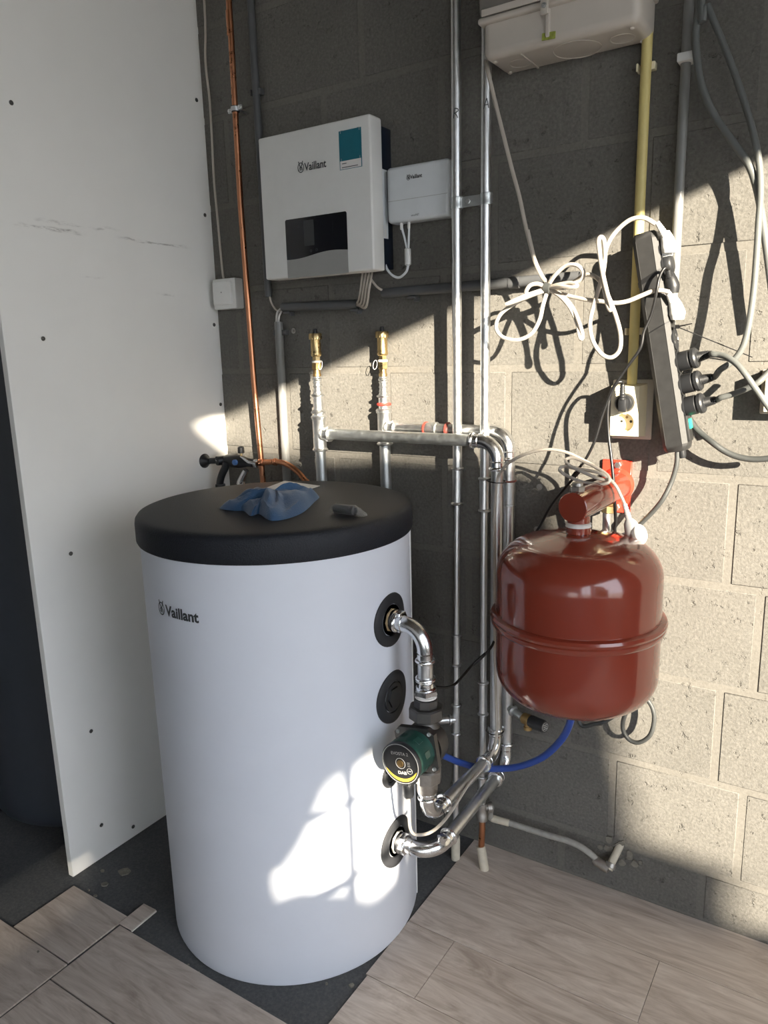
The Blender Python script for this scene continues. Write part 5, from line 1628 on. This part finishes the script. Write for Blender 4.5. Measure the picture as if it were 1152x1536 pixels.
for (ux2, uy2) in ((0.018, -0.093), (0.018, -0.020), (-0.018, -0.093), (-0.018, -0.020)):
    xq = FBX0 + ux2 if ux2 > 0 else FBX1 + ux2
    MB().lathe([(0.0048, -0.002), (0.0048, 0.002), (0.003, 0.0032), (0.0003, 0.0034)], (xq, uy2, FBZ0), (0, 0, -1), 12).build('foot_stud', 'fuse', fb)
for (x0_, rr) in ((fcx + 0.02, 0.045), (fcx + 0.105, 0.022), (FBX0 + 0.055, 0.022)):
    MB().torus((x0_, -0.055, FBZ0), (0, 0, 1), rr, 0.0012, 32, 5).build('knockout_ring', 'fuse', fb)
MB().box((FBX0 + 0.075, -0.055, FBZ0 - 0.0005), (0.004, 0.09, 0.003)).build('rib', 'fuse', fb)

# ------------------------------------------------------------------ conduits on the right
y0_, y1_ = ((1.1672, -0.0180, 1.7526)), ((1.1659, -0.0180, 1.1949))
yc = conduit('conduit', 'yellow conduit running down the wall from the fuse box to the double socket', [(((1.1684, -0.0180, 1.8929))[0] + 0.004, -0.018, ZC), (y0_[0], -0.018, y0_[2]), (y1_[0], -0.018, y1_[2] - 0.004)], 0.0098, 'conduit_yellow')
for p in (((1.1621, -0.0140, 1.2989)), ((1.1643, -0.0140, 1.7828))):
    clip(yc, (p[0] - 0.002, -0.012, p[2]), 0.0098, 'z', 'cream')
g0_, g1_ = ((1.2389, -0.0200, 1.8483)), ((1.2389, -0.0200, 1.4255))
gcd = conduit('conduit', 'light grey conduit on the wall right of the yellow one, white saddle near its top', [(g0_[0] + 0.004, -0.02, ZC), (g0_[0], -0.02, g0_[2]), (g1_[0], -0.02, g1_[2]), (g1_[0] - 0.004, -0.02, 1.255)], 0.0090, 'conduit_light')
p = ((1.2394, -0.0300, 1.7794))
MB().box((p[0] + 0.002, -0.020, p[2]), (0.030, 0.034, 0.015), None, 0.002, 2).build('saddle', 'white_pl', gcd)

# thick grey cables
ga = [(1.21, -0.03, ZC)] + [(1.2597, -0.0450, 1.8882), (1.2647, -0.0450, 1.8564), (1.2584, -0.0450, 1.8138), (1.2629, -0.0450, 1.7681), (1.2740, -0.0450, 1.7206), (1.2981, -0.0450, 1.6683), (1.3334, -0.0450, 1.6167), (1.3610, -0.0450, 1.5759), (1.3776, -0.0450, 1.5300), (1.3885, -0.0450, 1.4822), (1.3994, -0.0450, 1.4295), (1.4095, -0.0450, 1.3764), (1.4226, -0.0450, 1.3081)]
o = MB().tube(smooth_path(ga, 6), 0.0066, 12).build('grey_cable', 'cable_grey')
tag(o, 'thick grey cable swinging from the top out past the right edge', 'cable')
o = MB().tube(smooth_path([(1.2794, -0.0300, 1.1340), (1.2917, -0.0350, 1.1152), (1.3099, -0.0400, 1.0990), (1.3325, -0.0500, 1.0839), (1.3531, -0.0500, 1.0699), (1.3731, -0.0500, 1.0613), (1.3926, -0.0500, 1.0575), (1.4115, -0.0500, 1.0573), (1.4336, -0.0500, 1.0604)], 6), 0.0058, 12).build('dark_cable', 'cable_dark')
tag(o, 'dark grey cable sagging from behind the power strip to the right edge', 'cable')
vl = [(1.2692, -0.0580, 1.0657), (1.2690, -0.0580, 1.0390), (1.2613, -0.0580, 1.0047), (1.2484, -0.0650, 0.9708), (1.2290, -0.0600, 0.9421), (1.2056, -0.0550, 0.9142), (1.1881, -0.0500, 0.8916)] + [(1.20, -0.035, 0.84), (1.14, -0.028, 0.68), (1.08, -0.03, 0.545)] + [(1.0848, -0.0400, 0.4332), (1.1209, -0.0400, 0.4375), (1.1498, -0.0400, 0.4552), (1.1749, -0.0300, 0.4825), (1.2007, -0.0250, 0.5148), (1.2263, -0.0400, 0.5273), (1.2425, -0.0400, 0.5099), (1.2487, -0.0400, 0.4809), (1.2412, -0.0400, 0.4419), (1.2172, -0.0400, 0.4184), (1.1944, -0.0400, 0.4228), (1.1825, -0.0400, 0.4480), (1.1900, -0.0400, 0.4875), (1.2072, -0.0300, 0.5246), (1.2096, -0.0250, 0.5691)]
o = MB().tube(smooth_path(vl, 6), 0.0048, 10).build('dark_cable', 'cable_dark')
tag(o, 'grey cable from under the power strip passing behind the vessel, loop hanging below', 'cable')

# ------------------------------------------------------------------ power strip
sT, sB = Vector((1.1902, -0.0840, 1.4780)), Vector((1.2694, -0.0840, 1.0679))
ax3 = (sT - sB).normalized()
Ls = (sT - sB).length
e1_ = Vector((ax3.z, 0, -ax3.x)).normalized()
RS = Matrix(((e1_.x, 0, ax3.x), (0, 1, 0), (e1_.z, 0, ax3.z)))
ps = thing('power_strip', 'long black power strip hung slanting on the wall, green switch at its foot', 'power strip', tuple(sB))
wS, dS = 0.046, 0.052
cS = (sT + sB) / 2 + Vector((0.001, dS / 2, 0))
def S(u, v, w):
    """strip coordinates: u across, v toward the wall from the front, w along, from the centre"""
    return cS + e1_ * u + Vector((0, 1, 0)) * v + ax3 * w
mb = MB()
cw, cd = wS / 2, dS / 2
sec = [(-cw + 0.008, -cd), (cw - 0.008, -cd), (cw, -cd + 0.008), (cw, cd), (-cw, cd), (-cw, -cd + 0.008)]
rings = []
for w, k in ((-Ls / 2, 0.80), (-Ls / 2 + 0.004, 0.92), (-Ls / 2 + 0.012, 1.0), (Ls / 2 - 0.012, 1.0), (Ls / 2 - 0.004, 0.92), (Ls / 2, 0.80)):
    rings.append([S(a * k, b * k, w) for a, b in sec])
mb.ring_sweep(rings, smooth=False)
mb.build('housing', 'strip', ps)
mb = MB()
rings = []
for w in (-Ls / 2 + 0.014, Ls / 2 - 0.014):
    rings.append([S(cw - 0.0080, -cd - 0.0008, w), S(cw + 0.0008, -cd + 0.0080, w), S(cw - 0.002, -cd + 0.009, w), S(cw - 0.010, -cd + 0.001, w)])
mb.ring_sweep(rings, smooth=False)
mb.build('edge_strip', 'strip_edge', ps)
mb = MB()
rings = []
for w in (-Ls / 2 + 0.014, Ls / 2 - 0.014):
    rings.append([S(-cw + 0.0080, -cd - 0.0006, w), S(-cw + 0.0068, -cd + 0.0006, w), S(-cw + 0.0088, -cd + 0.0010, w)])
mb.ring_sweep(rings, smooth=False)
mb.build('bead', 'strip_edge', ps)
# outlets on the side that faces right
def wpos(zx):
    return (Vector(zx) - cS).dot(ax3)
outs = [wpos((1.2242, -0.0580, 1.4451)), wpos((1.2289, -0.0580, 1.4180)), wpos((1.2450, -0.0580, 1.3343)), wpos((1.2547, -0.0580, 1.2825)), wpos((1.2671, -0.0580, 1.2387)), wpos((1.2775, -0.0580, 1.1967)), wpos((1.2859, -0.0580, 1.1546))]
for w in outs:
    mb = MB()
    p = S(cw, 0.002, w)
    mb.lathe([(0.0225, -0.001), (0.0225, 0.0025), (0.0205, 0.0030), (0.0195, 0.0012), (0.0005, 0.0012)], p, e1_, 26)
    oo = mb.build('outlet', 'black', ps)
    for dv in (-0.0095, 0.0095):
        MB().lathe([(0.003, 0.0), (0.003, 0.0018), (0.0005, 0.0019)], p + Vector((0, 1, 0)) * dv * 0.7 + ax3 * dv * 0.7, e1_, 10).build('contact', 'zinc', oo)
w = wpos((1.2892, -0.0580, 1.1131))
p = S(cw, 0.0, w)
sh = MB().box(p + e1_ * 0.002, (0.008, 0.030, 0.050), RS, 0.002, 2).build('switch_housing', 'strip', ps)
MB().box(p + e1_ * 0.006 + ax3 * 0.008, (0.006, 0.020, 0.020), RS, 0.002, 2).build('rocker', 'green_switch', sh)
mb = MB()
mb.lathe([(0.0075, 0.01), (0.0075, -0.010), (0.0055, -0.016)], S(0.006, 0.004, -Ls / 2), ax3, 12)
mb.build('cable_gland', 'black', ps)
# webbing band round the strip and thin tie with its long tail
def band(w, hw, th, name, mat, label, cat, extra=None):
    mb = MB()
    rings = []
    o2 = [(a * (1 + th / cw), b * (1 + th / cd)) for a, b in sec]
    for dw in (-hw, hw):
        rings.append([S(a, b, w + dw + 0.35 * a) for a, b in o2])
    mb.ring_sweep(rings, smooth=False, caps=(False, False))
    if extra:
        extra(mb)
    o = mb.build(name, mat)
    return tag(o, label, cat)
band(wpos((1.2091, -0.0840, 1.3960)), 0.0045, 0.0008, 'hook_band', 'cable_black', 'broad black band wrapped round the upper power strip', 'band')
def tail(mb):
    a, b = Vector((1.2602, -0.0750, 1.3036)), Vector((1.3854, -0.0200, 1.2441))
    mb.tube([a, a.lerp(b, 0.5), b], 0.0011, 6)
    mb.tube([a, Vector((1.2882, -0.0850, 1.3082))], [0.0016, 0.0010], 6)
    mb.box(a, (0.007, 0.006, 0.007))
band(wpos((1.2355, -0.0840, 1.3036)), 0.0012, 0.0009, 'cable_tie', 'cable_black', 'thin black cable tie round the power strip with a long tail', 'cable tie', tail)

# plugs in the strip
def round_plug(w, lab):
    t = thing('plug', lab, 'plug', tuple(S(cw, 0.0, w)), 'round black plugs in the power strip')
    p = S(cw + 0.003, 0.002, w)
    dv = (e1_ * 0.98 + Vector((0, -0.10, 0)) + ax3 * 0.06).normalized()
    mb = MB()
    mb.lathe([(0.0180, 0.0), (0.0185, 0.002), (0.0185, 0.020), (0.0172, 0.021), (0.0172, 0.024), (0.0195, 0.025), (0.0195, 0.031), (0.017, 0.034), (0.0105, 0.035)], p, dv, 24)
    b = mb.build('plug_body', 'black', t)
    mb = MB()
    pr = [(0.0105, 0.034)]
    for k in range(9):
        h = 0.036 + k * 0.0022
        pr += [(0.0102 - 0.0003 * k, h), (0.0090 - 0.0003 * k, h + 0.0011)]
    pr += [(0.0062, 0.057)]
    mb.lathe(pr, p, dv, 16)
    mb.build('strain_relief', 'black', t)
    return tuple(p + dv * 0.050), tuple(p + dv * 0.060)
ends, inner = [], []
for i, lab in enumerate(('uppermost of the three round black plugs in the power strip', 'middle one of the three round black plugs in the power strip', 'lowest of the three round black plugs in the power strip')):
    a_, b_ = round_plug(outs[4 + i], lab)
    inner.append(a_)
    ends.append(b_)
gb = [(1.24, -0.03, ZC)] + [(1.2654, -0.0500, 1.8851), (1.2767, -0.0500, 1.8476), (1.3028, -0.0500, 1.7892), (1.3292, -0.0500, 1.7265), (1.3508, -0.0500, 1.6692), (1.3677, -0.0500, 1.6172), (1.3784, -0.0500, 1.5703), (1.3837, -0.0550, 1.5231), (1.3845, -0.0600, 1.4762)] + [(1.3864, -0.0700, 1.4302), (1.3866, -0.0750, 1.3622), (1.3833, -0.0800, 1.3019), (1.3757, -0.0800, 1.2628), (1.3607, -0.0800, 1.2387), (1.3405, -0.0800, 1.2232)] + [ends[1], inner[1]]
o = MB().tube(smooth_path(gb, 6), 0.0058, 12).build('grey_cable', 'cable_grey')
tag(o, 'grey cable dropping from the top right and curving back to the middle black plug', 'cable')
o = MB().tube(smooth_path([inner[0], ends[0]] + [(1.3256, -0.0800, 1.2515), (1.3397, -0.0850, 1.2503), (1.3566, -0.0950, 1.2443), (1.3735, -0.1050, 1.2325), (1.3880, -0.1100, 1.2160), (1.4019, -0.1100, 1.1966), (1.4157, -0.1100, 1.1772), (1.4294, -0.1100, 1.1579), (1.4450, -0.1100, 1.1369)], 6), 0.0055, 12).build('grey_cable', 'cable_grey')
tag(o, 'grey cable arching from the top black plug down to the right edge', 'cable')
o = MB().tube(smooth_path([inner[2], ends[2]] + [(1.3431, -0.0760, 1.1722), (1.3623, -0.0800, 1.1784), (1.3829, -0.0850, 1.1873), (1.4046, -0.0900, 1.1995), (1.4157, -0.0850, 1.2110), (1.4281, -0.0800, 1.2282)], 6), 0.0055, 12).build('grey_cable', 'cable_grey')
tag(o, 'grey cable rising from the lowest black plug to the right edge', 'cable')
def angle_plug(w, pts, rads, flat, mat, lab, cable, r, cmat, clab, sr):
    t = thing('plug', lab, 'plug', tuple(S(cw, 0, w)))
    p = S(cw + 0.003, 0.0, w)
    mb = MB()
    mb.lathe([(0.0185, 0.0), (0.0190, 0.002), (0.0185, 0.010), (0.0165, 0.013), (0.012, 0.015)], p, e1_, 24)
    mb.tube(smooth_path(pts, 4), [q for q in resample(rads, (len(pts) - 1) * 4 + 1)], 14)
    mb.build('plug_body', mat, t)
    mb = MB()
    a, b = Vector(sr[0]), Vector(sr[1])
    rr, pp_ = [], []
    for k in range(15):
        tt = k / 14
        pp_.append(a.lerp(b, tt))
        rr.append((0.0078 - 0.0030 * tt) * (1 if k % 2 else 0.85))
    mb.tube(pp_, rr, 12)
    mb.build('strain_relief', mat, t)
    if cable:
        MB().tube(smooth_path(cable, 6), r, 10).build('cord', cmat, t)
    return t
def resample(v, n):
    out = []
    for i in range(n):
        t = i / (n - 1) * (len(v) - 1)
        k = min(int(t), len(v) - 2)
        out.append(v[k] + (v[k + 1] - v[k]) * (t - k))
    return out
# white cable 1: from the upper white plug, through two hanging loops into the bundle
c1 = [(1.2145, -0.0900, 1.4898), (1.1963, -0.1000, 1.5006), (1.1713, -0.1000, 1.4999), (1.1466, -0.1000, 1.4825), (1.1339, -0.1100, 1.4581), (1.1305, -0.1200, 1.4261), (1.1348, -0.1300, 1.3889), (1.1442, -0.1350, 1.3518), (1.1518, -0.1400, 1.3377), (1.1535, -0.1400, 1.3444), (1.1451, -0.1400, 1.3697), (1.1353, -0.1400, 1.4063), (1.1285, -0.1400, 1.4425), (1.1259, -0.1400, 1.4627), (1.1288, -0.1350, 1.4704), (1.1332, -0.1300, 1.4630), (1.1345, -0.1250, 1.4343), (1.1285, -0.1200, 1.3990), (1.1156, -0.1200, 1.3540), (1.1080, -0.1200, 1.3170), (1.1140, -0.1200, 1.2838), (1.1320, -0.1200, 1.2573), (1.1515, -0.1200, 1.2499), (1.1667, -0.1200, 1.2636), (1.1676, -0.1200, 1.2915), (1.1583, -0.1200, 1.3241), (1.1412, -0.1150, 1.3619), (1.1218, -0.1100, 1.3933), (1.1013, -0.1000, 1.4069), (1.0848, -0.0950, 1.4075), (1.0659, -0.0900, 1.3983), (1.0354, -0.0900, 1.3884), (1.0119, -0.0900, 1.3875)]
angle_plug(outs[0], [(1.2378, -0.0720, 1.4377), (1.2373, -0.0720, 1.4476), (1.2341, -0.0720, 1.4610), (1.2285, -0.0720, 1.4746)], [0.012, 0.0145, 0.012, 0.009], 1, 'white_pl', 'upper white angled plug at the top of the power strip, cable looping left', c1, 0.0042, 'cable_white', '', ([(1.2314, -0.0800, 1.4685)][0], [(1.2177, -0.0900, 1.4923)][0]))
# white cable 2: from the lower white plug straight to the bundle
c2 = [(1.2468, -0.0940, 1.3665), (1.2333, -0.0980, 1.3698), (1.2176, -0.0980, 1.3694), (1.1956, -0.1000, 1.3617), (1.1741, -0.1050, 1.3536), (1.1520, -0.1100, 1.3514), (1.1231, -0.1100, 1.3562), (1.0920, -0.1050, 1.3614), (1.0582, -0.0950, 1.3700), (1.0252, -0.0900, 1.3803), (1.0083, -0.0900, 1.3862)]
angle_plug(outs[2], [(1.2589, -0.0720, 1.3164), (1.2583, -0.0720, 1.3282), (1.2543, -0.0720, 1.3419), (1.2486, -0.0720, 1.3556)], [0.012, 0.0150, 0.0125, 0.009], 1, 'white_pl', 'lower white angled plug in the power strip, just below the black one', c2, 0.0042, 'cable_white', '', ([(1.2506, -0.0800, 1.3502)][0], [(1.2441, -0.0920, 1.3666)][0]))
# black plug and long black lead down to the pump sensor
c3 = [(1.2429, -0.0880, 1.4065), (1.2384, -0.0980, 1.4094), (1.2331, -0.1020, 1.4014), (1.2293, -0.1040, 1.3884), (1.2273, -0.1060, 1.3703), (1.2230, -0.1040, 1.3458), (1.2169, -0.1020, 1.3227), (1.2067, -0.1040, 1.2960)] + [(1.2014, -0.1060, 1.2650), (1.1748, -0.1060, 1.2255), (1.1522, -0.1060, 1.1873), (1.1342, -0.1060, 1.1382), (1.1209, -0.1060, 1.0880), (1.1017, -0.1060, 1.0465), (1.0766, -0.1060, 1.0114)] + [(1.0936, -0.1000, 1.0271), (1.0560, -0.1000, 0.9806), (1.0209, -0.0800, 0.9374), (0.9971, -0.0700, 0.8955), (0.9760, -0.0500, 0.8561)] + [(1.01, -0.030, 0.83), (0.965, -0.040, 0.76)] + [(0.9066, -0.0900, 0.6340), (0.9028, -0.1200, 0.6088), (0.8862, -0.1400, 0.5842), (0.8664, -0.1600, 0.5640)] + [(0.9243, -0.2000, 0.6257), (0.9041, -0.2200, 0.6024), (0.9016, -0.2600, 0.5935), (0.9024, -0.3000, 0.5899), (0.9018, -0.3400, 0.5987), (0.8895, -0.3700, 0.6095)]
angle_plug(outs[1], [(1.2481, -0.0720, 1.3657), (1.2475, -0.0720, 1.3774), (1.2435, -0.0720, 1.3893), (1.2396, -0.0720, 1.4012)], [0.011, 0.0128, 0.0120, 0.009], 1, 'black', 'black angled plug between the two white ones, thin lead running down to the pump', c3, 0.0029, 'cable_black', '', ([(1.2417, -0.0800, 1.3956)][0], [(1.2412, -0.0880, 1.4074)][0]))

# bundle: fuse box cable tied up in loops
bc = Vector(((1.0093, -0.0900, 1.3891)))
fcab = [(0.8499, -0.0500, 1.8577), (0.8757, -0.0850, 1.8098), (0.8911, -0.0850, 1.7533), (0.9075, -0.0800, 1.6896), (0.9263, -0.0800, 1.6241), (0.9432, -0.0800, 1.5690), (0.9578, -0.0800, 1.5087), (0.9768, -0.0800, 1.4449)] + [(0.9628, -0.0850, 1.5052), (0.9713, -0.0850, 1.4707), (0.9809, -0.0850, 1.4409), (0.9952, -0.0850, 1.4131), (1.0091, -0.0900, 1.3973)]
loops = [[(1.0092, -0.0900, 1.3925), (1.0282, -0.1000, 1.4122), (1.0526, -0.1050, 1.4279), (1.0769, -0.1100, 1.4256), (1.0891, -0.1100, 1.4117), (1.0810, -0.1050, 1.3978), (1.0543, -0.1000, 1.3914), (1.0172, -0.0900, 1.3886)],
         [(1.0093, -0.0900, 1.3876), (0.9945, -0.1000, 1.3973), (0.9779, -0.1050, 1.3952), (0.9695, -0.1050, 1.3811), (0.9788, -0.1000, 1.3778), (1.0051, -0.0900, 1.3845)],
         [(1.0083, -0.0900, 1.3853), (0.9888, -0.1050, 1.3785), (0.9629, -0.1200, 1.3682), (0.9368, -0.1250, 1.3606), (0.9412, -0.1200, 1.3635), (0.9748, -0.1100, 1.3767), (1.0072, -0.0900, 1.3873)],
         [(1.0073, -0.0900, 1.3844), (0.9741, -0.0950, 1.3749), (0.9381, -0.1000, 1.3594), (0.9102, -0.1000, 1.3407), (0.9013, -0.1000, 1.3156), (0.9162, -0.1000, 1.2957), (0.9499, -0.1000, 1.2885), (0.9800, -0.1000, 1.3002), (0.9973, -0.1000, 1.3268), (1.0023, -0.0950, 1.3562), (1.0084, -0.0900, 1.3804)],
         [(1.0136, -0.0900, 1.3840), (1.0394, -0.1000, 1.3708), (1.0640, -0.1100, 1.3476), (1.0806, -0.1150, 1.3182), (1.0879, -0.1200, 1.2941), (1.0917, -0.1200, 1.2864), (1.0939, -0.1200, 1.2939), (1.0863, -0.1200, 1.3179), (1.0690, -0.1100, 1.3474), (1.0446, -0.1000, 1.3705), (1.0146, -0.0900, 1.3849)],
         [(1.0145, -0.0900, 1.3887), (1.0426, -0.1100, 1.3892), (1.0690, -0.1200, 1.3847), (1.0803, -0.1200, 1.3876), (1.0628, -0.1100, 1.3940), (1.0338, -0.1000, 1.3927), (1.0145, -0.0900, 1.3897)]]
bcab = [Vector(p) for p in fcab]
for lp in loops:
    bcab += [Vector(p) for p in lp]
bn = thing('tied_cable', 'white fuse box cable hanging down and tied into a bow of loops', 'cable', tuple(bc))
MB().tube(smooth_path(bcab, 5), 0.0042, 8).build('cord', 'cable_white', bn)
o = MB().lathe([(0.010, -0.007), (0.0118, -0.006), (0.0118, 0.006), (0.010, 0.007)], tuple(bc), (0.9, 0, -0.15), 16).build('cable_tie', 'cable_dark')
tag(o, 'grey tie at the middle of the white cable bow', 'cable tie')

# ------------------------------------------------------------------ wall sockets
def holed_plate(mb, x0, x1, z0, z1, y, cx_, cz_, r, seg=32):
    inner = [(cx_ + r * math.cos(2 * PI * k / seg), y, cz_ + r * math.sin(2 * PI * k / seg)) for k in range(seg)]
    outer = []
    for k in range(seg):
        a = 2 * PI * k / seg
        c_, s_ = math.cos(a), math.sin(a)
        t = min(((x1 - cx_) / c_ if c_ > 1e-6 else (x0 - cx_) / c_ if c_ < -1e-6 else 9), ((z1 - cz_) / s_ if s_ > 1e-6 else (z0 - cz_) / s_ if s_ < -1e-6 else 9))
        outer.append((cx_ + c_ * t, y, cz_ + s_ * t))
    # pull the nearest outer points into the corners
    for (qx, qz) in ((x0, z0), (x1, z0), (x0, z1), (x1, z1)):
        k = min(range(seg), key=lambda i: (outer[i][0] - qx) ** 2 + (outer[i][2] - qz) ** 2)
        outer[k] = (qx, y, qz)
    mb.add(inner + outer, [[k, (k + 1) % seg, seg + (k + 1) % seg, seg + k] for k in range(seg)], False)
kx0, kz1 = ((1.1326, -0.0460, 1.1911))[0], ((1.1326, -0.0460, 1.1911))[2]
kx1, kz0 = ((1.1884, -0.0460, 1.0912))[0], ((1.1884, -0.0460, 1.0912))[2]
so = thing('double_socket', 'cream double wall socket on an ivory plate, lower outlet empty', 'socket', ((kx0 + kx1) / 2, 0, kz0))
t0, t1 = ((1.1235, -0.0050, 1.2028)), ((1.2062, -0.0050, 1.0803))
MB().box(((t0[0] + t1[0]) / 2, -0.003, (t0[2] + t1[2]) / 2), (t1[0] - t0[0], 0.006, t0[2] - t1[2]), None, 0.003, 2).build('back_plate', 'ivory', so)
kxm = (kx0 + kx1) / 2
b0x = kxm - (kx1 - kx0) / 2
mb = MB()
h_ = (kz1 - kz0)
ks = []
for i, px_ in enumerate((((1.1609, -0.0460, 1.1581)), ((1.1609, -0.0460, 1.1184)))):
    ks.append((px_[0], px_[2]))
zm = (ks[0][1] + ks[1][1]) / 2
holed_plate(mb, kx0, kx1, zm, kz1, -0.046, ks[0][0], ks[0][1], 0.0192)
holed_plate(mb, kx0, kx1, kz0, zm, -0.046, ks[1][0], ks[1][1], 0.0192)
# flared sides to the plate
fr_ = [(kx0, -0.046, kz0), (kx1, -0.046, kz0), (kx1, -0.046, kz1), (kx0, -0.046, kz1)]
bk_ = [(kx0 - 0.005, -0.004, kz0 - 0.004), (kx1 + 0.006, -0.004, kz0 - 0.004), (kx1 + 0.006, -0.004, kz1 + 0.004), (kx0 - 0.005, -0.004, kz1 + 0.004)]
mb.add(fr_ + bk_, [[i, (i + 1) % 4, 4 + (i + 1) % 4, 4 + i] for i in range(4)], False)
mb.build('housing', 'cream', so)
for (cx_, cz_) in ks:
    mb = MB()
    mb.lathe([(0.0192, 0.0), (0.0188, -0.015), (0.0005, -0.015)], (cx_, -0.046, cz_), (0, -1, 0), 32, caps=(False, False))
    for s_ in (-1, 1):
        mb.box((cx_, -0.0385, cz_ + s_ * 0.0180), (0.008, 0.013, 0.003), None, 0.0005, 1)
    oo = mb.build('outlet', 'cream', so)
    mb = MB()
    for dx_ in (-0.0095, 0.0095):
        MB().lathe([(0.0028, 0), (0.0028, 0.0006), (0.0003, 0.0007)], (cx_ + dx_, -0.0308, cz_ + 0.001), (0, -1, 0), 12).build('contact_hole', 'gap', oo)
    MB().lathe([(0.0026, 0), (0.0026, 0.0012), (0.0003, 0.0013)], (cx_ + 0.001, -0.0308, cz_ + 0.0095), (0, -1, 0), 12).build('cover_screw', 'brass_dull', oo)
# black plug in the upper outlet with its lead
bp = thing('plug', 'black plug in the upper outlet of the double socket, lead bending down', 'plug', (ks[0][0], -0.05, ks[0][1]))
mb = MB()
mb.lathe([(0.0185, -0.012), (0.0185, 0.004), (0.0178, 0.010), (0.0150, 0.013), (0.0005, 0.0135)], (ks[0][0], -0.046, ks[0][1]), (0, -1, 0), 26)
mb.box((ks[0][0] + 0.001, -0.064, ks[0][1] - 0.004), (0.016, 0.016, 0.026), None, 0.003, 2)
mb.build('plug_body', 'black', bp)
n0, n1 = Vector((ks[0][0], -0.066, ks[0][1] + 0.006)), Vector(((1.1607, -0.0680, 1.1963)))
mb = MB()
pp_, rr_ = [], []
for k in range(13):
    tt = k / 12
    pp_.append(n0.lerp(n1, tt))
    rr_.append((0.0070 - 0.002 * tt) * (1 if k % 2 else 0.84))
mb.tube(pp_, rr_, 12)
mb.build('strain_relief', 'black', bp)
c4 = [tuple(n1)] + [(1.1607, -0.0750, 1.2010), (1.1538, -0.0800, 1.2000), (1.1449, -0.0850, 1.1855), (1.1409, -0.0900, 1.1641), (1.1395, -0.0900, 1.1329), (1.1435, -0.0900, 1.0921), (1.1510, -0.0950, 1.0550), (1.1581, -0.1000, 1.0147), (1.1630, -0.1000, 0.9668), (1.1595, -0.0750, 0.9190), (1.1564, -0.0560, 0.8844)] + [(1.190, -0.048, 0.83), (1.195, -0.036, 0.70)]
MB().tube(smooth_path(c4, 6), 0.0034, 10).build('cord', 'cable_black', bp)
# second socket at the right edge
z0_, z1_ = ((1.4006, -0.0040, 1.1377)), ((1.3992, -0.0040, 1.2209))
s2 = thing('wall_socket', 'cream wall socket on an ivory plate cut by the right edge', 'socket', (z1_[0] + 0.045, 0, z0_[2]))
MB().box((z0_[0] + 0.046, -0.003, (z0_[2] + z1_[2]) / 2), (0.088, 0.006, z1_[2] - z0_[2]), None, 0.003, 2).build('back_plate', 'ivory', s2)
fx0 = ((1.4141, -0.0450, 1.1486))[0]
mb = MB()
q0z, q1z = z0_[2] + 0.008, z1_[2] - 0.002
cx_, cz_ = fx0 + 0.032, (q0z + q1z) / 2
holed_plate(mb, fx0, fx0 + 0.064, q0z, q1z, -0.045, cx_, cz_, 0.0192)
fr_ = [(fx0, -0.045, q0z), (fx0 + 0.064, -0.045, q0z), (fx0 + 0.064, -0.045, q1z), (fx0, -0.045, q1z)]
bk_ = [(fx0 - 0.004, -0.004, q0z - 0.003), (fx0 + 0.068, -0.004, q0z - 0.003), (fx0 + 0.068, -0.004, q1z + 0.002), (fx0 - 0.004, -0.004, q1z + 0.002)]
mb.add(fr_ + bk_, [[i, (i + 1) % 4, 4 + (i + 1) % 4, 4 + i] for i in range(4)], False)
mb.build('housing', 'cream', s2)
MB().lathe([(0.0192, 0.0), (0.0188, -0.015), (0.0005, -0.015)], (cx_, -0.045, cz_), (0, -1, 0), 32, caps=(False, False)).build('outlet', 'cream', s2)
